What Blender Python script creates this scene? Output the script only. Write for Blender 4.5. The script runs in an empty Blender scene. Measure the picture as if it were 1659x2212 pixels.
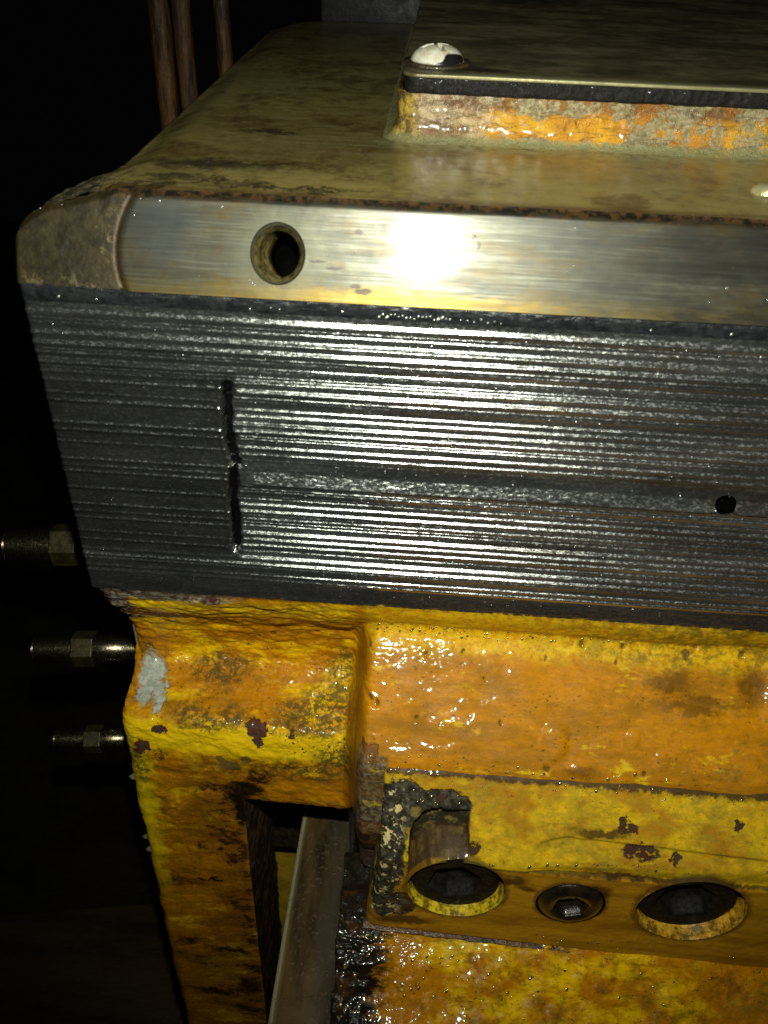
import bpy, math, random
import numpy as np
from mathutils import Matrix, Vector

# ------------------------------------------------------------------ camera, world, light, exposure
S = bpy.context.scene
COL = S.collection
cam_d = bpy.data.cameras.new("camera")
cam = bpy.data.objects.new("camera", cam_d)
COL.objects.link(cam)
S.camera = cam
CX = Vector((0.99739816, 0.06588752, 0.02925301))       # camera right in world axes
CDN = Vector((0.06276703, -0.59411878, -0.80192467))    # camera down
CFW = Vector((-0.03545707, 0.80167432, -0.59670854))    # camera forward
R = Matrix((CX, -CDN, -CFW)).transposed()
CAM_AT = Vector((0.0, -0.270, 0.0))
cam.matrix_world = Matrix.Translation(CAM_AT) @ R.to_4x4()
cam_d.sensor_fit = 'VERTICAL'
cam_d.sensor_height = 36.0
cam_d.lens = 1902.0 / 2212.0 * 36.0
cam_d.clip_start = 0.01
cam_d.clip_end = 50
cam_d.dof.use_dof = True
cam_d.dof.focus_distance = 0.43
cam_d.dof.aperture_fstop = 20.0

w = bpy.data.worlds.new("World")
S.world = w
w.use_nodes = True
w.node_tree.nodes["Background"].inputs[0].default_value = (0.03, 0.035, 0.03, 1)
w.node_tree.nodes["Background"].inputs[1].default_value = 0.02

# the phone's flash, just above its lens
ld = bpy.data.lights.new("phone_flash", 'SPOT')
ld.energy = 7.8
ld.color = (0.98, 1.0, 0.86)
ld.shadow_soft_size = 0.0035
ld.spot_size = math.radians(94)
ld.spot_blend = 1.0
flash = bpy.data.objects.new("phone_flash", ld)
COL.objects.link(flash)
FL_AT = CAM_AT - CDN * 0.042 + CFW * 0.002
aim = Vector((0.015, 0.0, -0.150)) - FL_AT
flash.location = FL_AT
flash.rotation_euler = aim.to_track_quat('-Z', 'Y').to_euler()

S.view_settings.view_transform = 'Standard'
S.view_settings.look = 'None'
S.view_settings.exposure = 0.0
S.view_settings.gamma = 1.0
S.render.engine = 'CYCLES'
S.cycles.use_denoising = True
S.cycles.max_bounces = 6
S.cycles.sample_clamp_indirect = 4.0

# ------------------------------------------------------------------ numpy noise
_rs = np.random.RandomState(7)
_P = np.concatenate([_rs.permutation(256)] * 3)
_G = _rs.rand(256) * 2 - 1


def vnoise(x, y, z):
    xi, yi, zi = np.floor(x).astype(int), np.floor(y).astype(int), np.floor(z).astype(int)
    xf, yf, zf = x - xi, y - yi, z - zi
    u, v, ww = xf * xf * (3 - 2 * xf), yf * yf * (3 - 2 * yf), zf * zf * (3 - 2 * zf)

    def g(a, b, c):
        return _G[_P[_P[_P[a & 255] + (b & 255)] + (c & 255)]]
    out = 0
    for dx in (0, 1):
        for dy in (0, 1):
            for dz in (0, 1):
                wt = (u if dx else 1 - u) * (v if dy else 1 - v) * (ww if dz else 1 - ww)
                out = out + wt * g(xi + dx, yi + dy, zi + dz)
    return out


def fbm(p, scale, octv=4, rough=0.5, stretch=(1, 1, 1), seed=0.0):
    x, y, z = (p[..., 0] * stretch[0] * scale + seed, p[..., 1] * stretch[1] * scale + seed * 1.7,
               p[..., 2] * stretch[2] * scale - seed)
    a, s, out = 1.0, 1.0, 0
    tot = 0
    for _ in range(octv):
        out = out + a * vnoise(x * s + 11.3 * s, y * s + 5.1, z * s + 7.7)
        tot += a
        a *= rough
        s *= 2.03
    return out / tot


def sstep(a, b, x):
    t = np.clip((x - a) / (b - a), 0, 1)
    return t * t * (3 - 2 * t)


# ------------------------------------------------------------------ object helpers
def link(name, me, mat=None, parent=None, smooth=True, orient=False):
    o = bpy.data.objects.new(name, me)
    COL.objects.link(o)
    if mat:
        me.materials.append(mat)
    if orient:
        # open sheets: turn their outside toward the side the machine is looked at from
        c = np.zeros(len(me.polygons) * 3); n = np.zeros(len(me.polygons) * 3); a = np.zeros(len(me.polygons))
        me.polygons.foreach_get("center", c); me.polygons.foreach_get("normal", n); me.polygons.foreach_get("area", a)
        if (((np.array([.05, -.5, .2]) - c.reshape(-1, 3)) * n.reshape(-1, 3)).sum(1) * a).sum() < 0:
            me.flip_normals()
    if smooth:
        me.polygons.foreach_set("use_smooth", [True] * len(me.polygons))
    if parent:
        o.parent = parent
        o.matrix_parent_inverse = Matrix.Translation(-Vector(parent.location))
    return o


def thing(name, label, cat, loc, group=None):
    o = bpy.data.objects.new(name, None)
    COL.objects.link(o)
    o.empty_display_size = 0.01
    o.location = loc
    o["label"] = label
    o["category"] = cat
    if group:
        o["group"] = group
    return o


def mesh_from(verts, faces):
    me = bpy.data.meshes.new("m")
    me.from_pydata([tuple(v) for v in verts], [], [tuple(f) for f in faces])
    me.update()
    return me


def grid_mesh(P, keep=None, flip=False):
    """P (nu, nv, 3) array -> quad mesh; keep (nu-1, nv-1) bool mask of faces."""
    nu, nv = P.shape[:2]
    idx = np.arange(nu * nv).reshape(nu, nv)
    q = np.stack([idx[:-1, :-1], idx[1:, :-1], idx[1:, 1:], idx[:-1, 1:]], -1)
    if keep is not None:
        q = q[keep]
    q = q.reshape(-1, 4)
    if flip:
        q = q[:, ::-1]
    used = np.zeros(nu * nv, bool)
    used[q.ravel()] = True
    remap = np.cumsum(used) - 1
    V = P.reshape(-1, 3)[used]
    q = remap[q]
    me = bpy.data.meshes.new("m")
    me.vertices.add(len(V))
    me.vertices.foreach_set("co", V.astype(np.float32).ravel())
    me.loops.add(q.size)
    me.loops.foreach_set("vertex_index", q.astype(np.int32).ravel())
    me.polygons.add(len(q))
    me.polygons.foreach_set("loop_start", np.arange(0, q.size, 4, dtype=np.int32))
    me.polygons.foreach_set("loop_total", np.full(len(q), 4, np.int32))
    me.update()
    me.validate()
    return me


def lathe(profile, seg=48, axis_from=(0, 0, 0), axis_dir=(0, 0, 1), jitter=0.0, arc=2 * math.pi):
    """profile [(r, h)] revolved round an axis -> mesh."""
    d = Vector(axis_dir).normalized()
    q = Vector((0, 0, 1)).rotation_difference(d).to_matrix()
    n = seg + 1
    P = np.zeros((n, len(profile), 3))
    for i in range(n):
        a = arc * i / seg
        for j, (r, h) in enumerate(profile):
            v = q @ Vector((r * math.cos(a), r * math.sin(a), h))
            P[i, j] = (v.x + axis_from[0], v.y + axis_from[1], v.z + axis_from[2])
    me = grid_mesh(P)
    import bmesh
    bm = bmesh.new()
    bm.from_mesh(me)
    bmesh.ops.remove_doubles(bm, verts=bm.verts, dist=1e-6)
    bmesh.ops.recalc_face_normals(bm, faces=bm.faces)
    bm.to_mesh(me)
    bm.free()
    return me


def prism(poly, h0, h1, axis_from, axis_dir, bev=0.0, rot=0.0):
    """polygon [(u,v)] extruded along an axis from h0 to h1, with a small bevel."""
    import bmesh
    d = Vector(axis_dir).normalized()
    q = Vector((0, 0, 1)).rotation_difference(d).to_matrix() @ Matrix.Rotation(rot, 3, 'Z')
    bm = bmesh.new()
    a = [bm.verts.new(Vector(axis_from) + q @ Vector((u, v, h0))) for u, v in poly]
    b = [bm.verts.new(Vector(axis_from) + q @ Vector((u, v, h1))) for u, v in poly]
    bm.faces.new(a[::-1])
    bm.faces.new(b)
    for i in range(len(poly)):
        j = (i + 1) % len(poly)
        bm.faces.new((a[i], a[j], b[j], b[i]))
    if bev:
        bmesh.ops.bevel(bm, geom=list(bm.edges), offset=bev, segments=2, profile=0.6, affect='EDGES')
    bmesh.ops.recalc_face_normals(bm, faces=bm.faces)
    me = bpy.data.meshes.new("m")
    bm.to_mesh(me)
    bm.free()
    return me


def box_mesh(x0, x1, y0, y1, z0, z1, bev=0.001, cuts=0, amp=0.0, scale=60, seed=0):
    import bmesh
    bm = bmesh.new()
    bmesh.ops.create_cube(bm, size=1)
    for v in bm.verts:
        v.co = Vector((x0 + (v.co.x + .5) * (x1 - x0), y0 + (v.co.y + .5) * (y1 - y0), z0 + (v.co.z + .5) * (z1 - z0)))
    if bev:
        bmesh.ops.bevel(bm, geom=list(bm.edges), offset=bev, segments=3, profile=0.5, affect='EDGES')
    if cuts:
        bmesh.ops.subdivide_edges(bm, edges=[e for e in bm.edges if e.calc_length() > 0.01], cuts=cuts, use_grid_fill=True)
    if amp:
        bm.normal_update()
        co = np.array([v.co for v in bm.verts])
        n = fbm(co, scale, 4, .5, seed=seed) * amp
        for v, k in zip(bm.verts, n):
            v.co += v.normal * float(k)
    bmesh.ops.recalc_face_normals(bm, faces=bm.faces)
    me = bpy.data.meshes.new("m")
    bm.to_mesh(me)
    bm.free()
    return me


def glint_beads(name, pts, mat, parent, rmin, rmax, seed=1, squash=.6):
    """small glint beads, of oil and of steel, added on a surface: pts = [(point, outward normal)] -> one joined mesh"""
    rg_ = np.random.RandomState(seed)
    nr, ns_ = 5, 9
    V, F = [], []
    for p, nv in pts:
        p, nv = Vector(p), Vector(nv).normalized()
        r = rmin + (rmax - rmin) * rg_.rand() ** 2.5
        a_ = nv.orthogonal().normalized()
        b_ = nv.cross(a_)
        sx = 1 + .7 * rg_.rand()
        base = len(V)
        V.append(p + nv * r * squash)
        for i in range(1, nr + 1):
            t = i / nr * math.pi / 2
            for j in range(ns_):
                q = 2 * math.pi * j / ns_
                V.append(p + a_ * (r * sx * math.sin(t) * math.cos(q)) + b_ * (r * math.sin(t) * math.sin(q)) + nv * (r * squash * math.cos(t) - .00005 * (i == nr)))
        for j in range(ns_):
            F.append((base, base + 1 + j, base + 1 + (j + 1) % ns_))
        for i in range(nr - 1):
            for j in range(ns_):
                k = (j + 1) % ns_
                F.append((base + 1 + i * ns_ + j, base + 1 + (i + 1) * ns_ + j, base + 1 + (i + 1) * ns_ + k, base + 1 + i * ns_ + k))
    o = link(name, mesh_from(V, F), mat, parent)
    o["kind"] = "stuff"
    return o


def pick(P, N, mask, n, seed=0):
    """n random grid points of a sheet where mask holds, with outward normals"""
    ii = np.argwhere(mask)
    ii = ii[np.random.RandomState(seed).choice(len(ii), min(n, len(ii)), replace=False)]
    return [(P[i, j], N[i, j]) for i, j in ii]


def sheet_normals(P):
    N = np.cross(np.gradient(P, axis=0), np.gradient(P, axis=1))
    N /= np.linalg.norm(N, axis=-1, keepdims=True) + 1e-12
    s_ = np.sign((N * (np.array([.05, -.5, .2]) - P)).sum(-1, keepdims=True))
    return N * s_


# ------------------------------------------------------------------ material DSL
class M:
    def __init__(self, name):
        self.m = bpy.data.materials.new(name)
        self.m.use_nodes = True
        self.t = self.m.node_tree
        self.t.nodes.clear()
        self.out = self.t.nodes.new("ShaderNodeOutputMaterial")
        self.b = self.t.nodes.new("ShaderNodeBsdfPrincipled")
        self.t.links.new(self.b.outputs[0], self.out.inputs[0])
        g = self.t.nodes.new("ShaderNodeNewGeometry")
        self.pos = g.outputs["Position"]
        self.pointy = g.outputs["Pointiness"]
        s = self.t.nodes.new("ShaderNodeSeparateXYZ")
        self.t.links.new(self.pos, s.inputs[0])
        self.x, self.y, self.z = s.outputs
        self._warp = {}

    def put(self, sock, v):
        if isinstance(v, bpy.types.NodeSocket):
            self.t.links.new(v, sock)
        elif isinstance(v, (tuple, list)):
            v = tuple(v)
            n = len(sock.default_value)
            sock.default_value = v + (1,) if n == 4 and len(v) == 3 else v
        else:
            sock.default_value = v

    def math(self, op, a, b=0.0, c=0.0, clamp=False):
        n = self.t.nodes.new("ShaderNodeMath")
        n.operation = op
        n.use_clamp = clamp
        for i, v in enumerate((a, b, c)):
            self.put(n.inputs[i], v)
        return n.outputs[0]

    def vmath(self, op, a, b=(0, 0, 0)):
        n = self.t.nodes.new("ShaderNodeVectorMath")
        n.operation = op
        self.put(n.inputs[0], a)
        self.put(n.inputs[1], b)
        return n.outputs["Value"] if op in ('LENGTH', 'DISTANCE', 'DOT_PRODUCT') else n.outputs[0]

    def noise(self, scale, detail=4, rough=0.55, stretch=(1, 1, 1), dist=0.0, off=0.0, color=False):
        v = self.vmath('MULTIPLY', self.pos, stretch) if stretch != (1, 1, 1) else self.pos
        if off:
            v = self.vmath('ADD', v, (off, off * .7, -off))
        n = self.t.nodes.new("ShaderNodeTexNoise")
        self.put(n.inputs["Vector"], v)
        n.inputs["Scale"].default_value = scale
        n.inputs["Detail"].default_value = detail
        n.inputs["Roughness"].default_value = rough
        n.inputs["Distortion"].default_value = dist
        return n.outputs["Color" if color else "Fac"]

    def vor(self, scale, feat='F1', stretch=(1, 1, 1), rnd=1.0, outp="Distance"):
        v = self.vmath('MULTIPLY', self.pos, stretch) if stretch != (1, 1, 1) else self.pos
        n = self.t.nodes.new("ShaderNodeTexVoronoi")
        n.feature = feat
        self.put(n.inputs["Vector"], v)
        n.inputs["Scale"].default_value = scale
        n.inputs["Randomness"].default_value = rnd
        return n.outputs[outp]

    def mr(self, v, a, b, c=0.0, d=1.0, smooth=True):
        n = self.t.nodes.new("ShaderNodeMapRange")
        n.interpolation_type = 'SMOOTHSTEP' if smooth else 'LINEAR'
        self.put(n.inputs[0], v)
        for i, k in enumerate((a, b, c, d)):
            self.put(n.inputs[i + 1], k)
        return n.outputs[0]

    def mix(self, f, a, b):
        n = self.t.nodes.new("ShaderNodeMix")
        n.data_type = 'RGBA'
        self.put(n.inputs[0], f)
        self.put(n.inputs[6], a)
        self.put(n.inputs[7], b)
        return n.outputs[2]

    def mixf(self, f, a, b):
        n = self.t.nodes.new("ShaderNodeMix")
        self.put(n.inputs[0], f)
        self.put(n.inputs[2], a)
        self.put(n.inputs[3], b)
        return n.outputs[0]

    def mul(self, a, b): return self.math('MULTIPLY', a, b)
    def add(self, a, b): return self.math('ADD', a, b)
    def mx(self, a, b): return self.math('MAXIMUM', a, b)

    def warp(self, amt, scale):
        k = (amt, scale)
        if k not in self._warp:
            c = self.noise(scale, 4, .65, color=True)
            v = self.vmath('SUBTRACT', c, (.5, .5, .5))
            v = self.vmath('MULTIPLY', v, (amt * 2, amt * 2, amt * 2))
            self._warp[k] = self.vmath('ADD', self.pos, v)
        return self._warp[k]

    def blob(self, c, r, amt=0.004, scale=120, soft=0.25):
        """1 inside an uneven ellipsoid patch at c with radii r (a stain or chip with its own shape)."""
        v = self.vmath('SUBTRACT', self.warp(amt, scale), c)
        v = self.vmath('MULTIPLY', v, tuple(1.0 / k for k in r))
        return self.mr(self.vmath('LENGTH', v), 1.0 + soft / 2, 1.0 - soft / 2, 0, 1)

    def blobs(self, lst, **k):
        o = None
        for c, r in lst:
            b = self.blob(c, r, **k)
            o = b if o is None else self.mx(o, b)
        return o

    def band(self, v, a, b, soft):
        """1 between a and b."""
        return self.mul(self.mr(v, a - soft, a + soft), self.mr(v, b + soft, b - soft))

    def bump(self, *layers):
        prev = None
        for h, dist, st in layers:
            n = self.t.nodes.new("ShaderNodeBump")
            n.inputs["Distance"].default_value = dist
            n.inputs["Strength"].default_value = st
            self.put(n.inputs["Height"], h)
            if prev is not None:
                self.put(n.inputs["Normal"], prev)
            prev = n.outputs[0]
        self.put(self.b.inputs["Normal"], prev)
        return prev

    def set(self, **k):
        for a, v in k.items():
            self.put(self.b.inputs[{'base': "Base Color", 'rough': "Roughness", 'metal': "Metallic", 'coat': "Coat Weight",
                                    'coatr': "Coat Roughness", 'spec': "Specular IOR Level", 'aniso': "Anisotropic"}[a]], v)


YEL = (0.88, 0.545, 0.002)
AMB = (0.50, 0.195, 0.002)
BRN = (0.19, 0.085, 0.006)
OLV = (0.17, 0.13, 0.025)
BLK = (0.012, 0.010, 0.007)
MAR = (0.12, 0.022, 0.012)
GRY = (0.34, 0.36, 0.27)
CRM = (0.62, 0.50, 0.22)


def gloss(m, scale=1.0, r0=0.18, r1=0.45):
    return m.mr(m.noise(140 * scale, 3, .6, off=3.1), .35, .7, r0, r1)


def paint(name, amber=0.5, grime=0.5, marks=None, lump=1.0, coat=.20, r0=.40, r1=.65):
    """old yellow machine enamel under oil film: amber oil stain, olive dirt, black specks, chips to maroon primer."""
    m = M(name)
    big = m.noise(28, 5, .6, (1, 1, 1), dist=.4)
    med = m.noise(95, 6, .68, (.55, 1, 1.3), dist=.5, off=1.3)
    fin = m.noise(420, 4, .7, (.6, 1, 1.2), off=4.4)
    fa = m.add(m.mul(big, .6), m.mul(med, .5))
    if callable(amber):
        amber = amber(m)
    am = m.math('MULTIPLY', amber, -.34)
    stain = m.mr(fa, m.add(am, .66), m.add(am, .80))
    c = m.mix(stain, YEL, AMB)
    c = m.mix(m.mul(m.mr(m.noise(60, 6, .7, off=9), .5, .72), .55), c, BRN)
    ol = m.mr(m.add(m.mul(m.noise(45, 6, .72, off=6.5), .7), m.mul(fin, .35)), .62 - .12 * grime, .74 - .06 * grime)
    c = m.mix(m.mul(ol, .75), c, OLV)
    # fine pepper of dirt in the pores
    sp = m.mul(m.mr(m.noise(760, 3, .65, (.7, 1, 1)), .60, .67), m.mr(m.noise(70, 3, .6, off=2.2), .36, .58))
    c = m.mix(m.mul(sp, .85), c, BLK)
    r = gloss(m, 1.0, r0, r1)
    # fine mottling of the worn film
    f2 = m.noise(330, 6, .78, (.7, 1, 1.1), off=101)
    c = m.mix(m.mul(m.mr(f2, .48, .62), .40), c, (.24, .105, .003))
    c = m.mix(m.mul(m.mr(f2, .44, .34), .30), c, (.85, .48, .004))
    if marks:
        c, r = marks(m, c, r, fin)
    m.set(base=c, rough=r, spec=.12, coat=coat, coatr=.075)
    h = m.add(m.mul(med, 1.0), m.mul(fin, .25))
    if getattr(m, 'chip', None) is not None:
        m.bump((h, .0006 * lump, 1.0), (m.math('SUBTRACT', 1.0, m.chip), .0007, 1.0), (m.noise(1500, 2, .6, off=1), .00005, .8))
    else:
        m.bump((h, .0006 * lump, 1.0), (m.noise(1500, 2, .6, off=1), .00005, .8))
    return m.m

# stains, chips and pits of the painted castings: (centre), (radii) in metres
LEGRUST = [
    ((-0.0683, -0.0048, -0.3647), (0.0067, 0.0120, 0.0055)),
    ((-0.0828, -0.0047, -0.3739), (0.0122, 0.0120, 0.0033)),
    ((-0.0925, -0.0048, -0.3786), (0.0050, 0.0120, 0.0029)),
    ((-0.0791, -0.0046, -0.3889), (0.0075, 0.0120, 0.0072)),
    ((-0.0833, -0.0048, -0.3814), (0.0040, 0.0120, 0.0046)),
    ((-0.1055, -0.0053, -0.4282), (0.0027, 0.0120, 0.0031)),
    ((-0.0917, -0.0059, -0.4297), (0.0027, 0.0120, 0.0031)),
    ((-0.0872, -0.0062, -0.4374), (0.0033, 0.0120, 0.0038)),
    ((-0.1015, -0.0065, -0.4569), (0.0085, 0.0120, 0.0020)),
    ((-0.0944, -0.0061, -0.5327), (0.0127, 0.0120, 0.0051)),
    ((-0.1044, -0.0061, -0.5871), (0.0189, 0.0120, 0.0039)),
    ((-0.0861, -0.0054, -0.5792), (0.0101, 0.0120, 0.0101)),
    ((-0.1178, -0.0064, -0.5275), (0.0070, 0.0120, 0.0044)),
    ((-0.1177, -0.0041, -0.3532), (0.0029, 0.0120, 0.0028)),
    ((-0.1279, -0.0047, -0.3794), (0.0051, 0.0120, 0.0072)),
]
GRIME = [
    ((-0.0304, 0.0258, -0.3214), (0.0051, 0.0200, 0.0185)),
    ((-0.0374, 0.0077, -0.3281), (0.0136, 0.0200, 0.0078)),
    ((-0.0499, 0.0022, -0.3296), (0.0113, 0.0200, 0.0041)),
    ((-0.0475, -0.0047, -0.3569), (0.0212, 0.0200, 0.0076)),
    ((-0.0295, -0.0040, -0.3468), (0.0115, 0.0200, 0.0132)),
    ((-0.0915, -0.0003, -0.3311), (0.0207, 0.0200, 0.0037)),
    ((-0.0899, 0.0265, -0.3214), (0.0141, 0.0200, 0.0054)),
    ((-0.1281, -0.0038, -0.3620), (0.0039, 0.0200, 0.0169)),
    ((-0.1267, 0.0294, -0.3151), (0.0048, 0.0200, 0.0055)),
]
FILLER = [
    ((-0.1231, 0.0208, -0.3236), (0.0062, 0.0120, 0.0087)),
    ((-0.1240, 0.0150, -0.3256), (0.0038, 0.0120, 0.0082)),
    ((-0.1173, 0.0107, -0.3267), (0.0033, 0.0120, 0.0044)),
]
BARE = [
    ((-.1330, .004, -.2570), (.014, .02, .010)),
    ((-.1300, .014, -.2700), (.008, .02, .009)),
    ((-0.1271, 0.0071, -0.2655), (0.0055, 0.0200, 0.0039)),
    ((-0.1096, 0.0034, -0.2565), (0.0103, 0.0200, 0.0029)),
    ((-0.1274, 0.0220, -0.2865), (0.0045, 0.0200, 0.0026)),
]
CHIPS = [
    ((-0.1150, -0.0021, -0.3365), (0.0037, 0.0100, 0.0029)),
    ((-0.0686, -0.0018, -0.3328), (0.0050, 0.0100, 0.0040)),
    ((-0.0675, -0.0033, -0.3383), (0.0024, 0.0100, 0.0031)),
    ((-0.1243, -0.0039, -0.3479), (0.0037, 0.0100, 0.0040)),
    ((-0.1271, -0.0040, -0.3517), (0.0020, 0.0100, 0.0019)),
    ((-0.0133, -0.0315, -0.3027), (0.0042, 0.0100, 0.0023)),
    ((-0.0511, -0.0028, -0.3337), (0.0012, 0.0100, 0.0020)),
]
OLIVES = [
    ((-0.0744, -0.0045, -0.3517), (0.0028, 0.0100, 0.0032)),
    ((-0.0824, -0.0040, -0.3573), (0.0057, 0.0100, 0.0028)),
    ((-0.0781, 0.0015, -0.3305), (0.0014, 0.0100, 0.0016)),
    ((-0.0870, -0.0042, -0.3531), (0.0024, 0.0100, 0.0022)),
]
PITM = [
    ((0.0595, 0.0001, -0.2732), (0.0006, 0.0080, 0.0007)),
    ((0.0745, 0.0053, -0.2686), (0.0013, 0.0080, 0.0014)),
    ((0.0060, -0.0206, -0.2931), (0.0008, 0.0080, 0.0009)),
    ((0.0084, -0.0006, -0.2745), (0.0008, 0.0080, 0.0009)),
    ((-0.0138, -0.0155, -0.2881), (0.0010, 0.0080, 0.0011)),
    ((-0.0111, -0.0165, -0.2896), (0.0010, 0.0080, 0.0011)),
    ((-0.0198, 0.0136, -0.2786), (0.0009, 0.0080, 0.0011)),
    ((-0.0157, 0.0000, -0.2733), (0.0008, 0.0080, 0.0009)),
    ((0.0337, -0.0073, -0.2807), (0.0006, 0.0080, 0.0007)),
    ((0.0242, 0.0009, -0.2731), (0.0008, 0.0080, 0.0009)),
    ((0.0922, 0.0051, -0.2680), (0.0008, 0.0080, 0.0010)),
    ((0.1189, 0.0046, -0.2692), (0.0015, 0.0080, 0.0017)),
    ((0.1223, 0.0058, -0.2659), (0.0013, 0.0080, 0.0014)),
    ((0.0895, 0.0002, -0.2731), (0.0006, 0.0080, 0.0007)),
    ((0.1426, 0.0062, -0.2686), (0.0011, 0.0080, 0.0013)),
    ((0.1620, 0.0028, -0.2716), (0.0009, 0.0080, 0.0010)),
    ((0.1021, -0.0323, -0.3044), (0.0008, 0.0080, 0.0010)),
    ((0.0616, -0.0329, -0.3052), (0.0014, 0.0080, 0.0009)),
    ((-0.0708, 0.0289, -0.3005), (0.0011, 0.0080, 0.0013)),
    ((-0.0782, 0.0247, -0.2905), (0.0008, 0.0080, 0.0009)),
    ((-0.0425, 0.0262, -0.2921), (0.0011, 0.0080, 0.0013)),
    ((-0.0636, 0.0273, -0.2961), (0.0015, 0.0080, 0.0018)),
    ((0.0388, -0.0391, -0.3121), (0.0001, 0.0080, 0.0001)),
    ((0.0414, -0.0207, -0.2925), (0.0006, 0.0080, 0.0007)),
]
WORN = [
    ((0.0024, -0.0442, -0.3207), (0.0129, 0.0300, 0.0089)),
    ((-0.0026, -0.0517, -0.3317), (0.0079, 0.0300, 0.0180)),
    ((-0.0027, -0.0585, -0.3485), (0.0075, 0.0300, 0.0154)),
    ((0.0012, -0.0582, -0.3743), (0.0096, 0.0300, 0.0098)),
    ((0.0200, -0.0445, -0.3197), (0.0116, 0.0300, 0.0059)),
    ((-0.0041, -0.0584, -0.3671), (0.0050, 0.0300, 0.0193)),
]
BCHIPS = [
    ((0.0332, -0.0546, -0.3344), (0.0036, 0.0100, 0.0033)),
    ((0.0311, -0.0437, -0.3361), (0.0014, 0.0100, 0.0042)),
    ((0.0188, -0.0425, -0.3168), (0.0021, 0.0100, 0.0012)),
    ((0.1031, -0.0526, -0.3306), (0.0073, 0.0100, 0.0033)),
    ((0.0974, -0.0470, -0.3216), (0.0043, 0.0100, 0.0024)),
    ((0.1427, -0.0445, -0.3172), (0.0019, 0.0100, 0.0013)),
    ((0.1173, -0.0537, -0.3312), (0.0014, 0.0100, 0.0017)),
]
BSTAIN = [
    ((0.0520, -0.0584, -0.3499), (0.0065, 0.0100, 0.0034)),
    ((0.0575, -0.0585, -0.3545), (0.0044, 0.0100, 0.0025)),
    ((0.0879, -0.0587, -0.3533), (0.0066, 0.0100, 0.0056)),
    ((0.0059, -0.0584, -0.3871), (0.0139, 0.0100, 0.0037)),
    ((0.0978, -0.0566, -0.3413), (0.0131, 0.0100, 0.0013)),
    ((0.0861, -0.0489, -0.3244), (0.0106, 0.0100, 0.0015)),
]
PITS_LIST = [
    (0.0595, -0.2732, 0.0008, 0.0005),
    (0.0745, -0.2686, 0.0017, 0.0009),
    (0.0060, -0.2931, 0.0011, 0.0006),
    (0.0084, -0.2745, 0.0011, 0.0006),
    (-0.0138, -0.2881, 0.0014, 0.0008),
    (-0.0111, -0.2896, 0.0014, 0.0008),
    (-0.0198, -0.2786, 0.0013, 0.0007),
    (-0.0157, -0.2733, 0.0011, 0.0006),
    (0.0337, -0.2807, 0.0008, 0.0005),
    (0.0242, -0.2731, 0.0011, 0.0006),
    (0.0922, -0.2680, 0.0012, 0.0006),
    (0.1189, -0.2692, 0.0018, 0.0010),
    (0.1223, -0.2659, 0.0017, 0.0009),
    (0.0895, -0.2731, 0.0008, 0.0005),
    (0.1426, -0.2686, 0.0015, 0.0008),
    (0.1620, -0.2716, 0.0013, 0.0007),
    (0.1021, -0.3044, 0.0012, 0.0006),
    (0.0616, -0.3052, 0.0018, 0.0010),
    (-0.0708, -0.3005, 0.0016, 0.0009),
    (-0.0782, -0.2905, 0.0010, 0.0006),
    (-0.0425, -0.2921, 0.0015, 0.0008),
    (-0.0636, -0.2961, 0.0018, 0.0010),
    (0.0388, -0.3121, 0.0001, 0.0001),
    (0.0414, -0.2925, 0.0008, 0.0005),
    (0.0648, -0.2968, 0.0053, -0.0012),
    (0.0976, -0.2942, 0.0025, -0.0006),
    (0.1093, -0.3003, 0.0029, -0.0006),
]


def metal(name, base, rough=.35, metal=.9, grain=(0.04, 1, 1), gscale=700, gd=.00006, stain=None, coat=0.0):
    m = M(name)
    g = m.noise(gscale, 4, .6, grain)
    c = m.mix(m.mr(m.noise(40, 5, .6, (.5, 1, 1)), .35, .65), tuple(k * .7 for k in base), base)
    r = m.mr(g, .3, .7, rough * .8, rough * 1.2)
    if stain:
        c, r = stain(m, c, r, g)
    m.set(base=c, rough=r, metal=metal, coat=coat, coatr=.08)
    m.bump((g, gd, 1.0))
    return m.m


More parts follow.
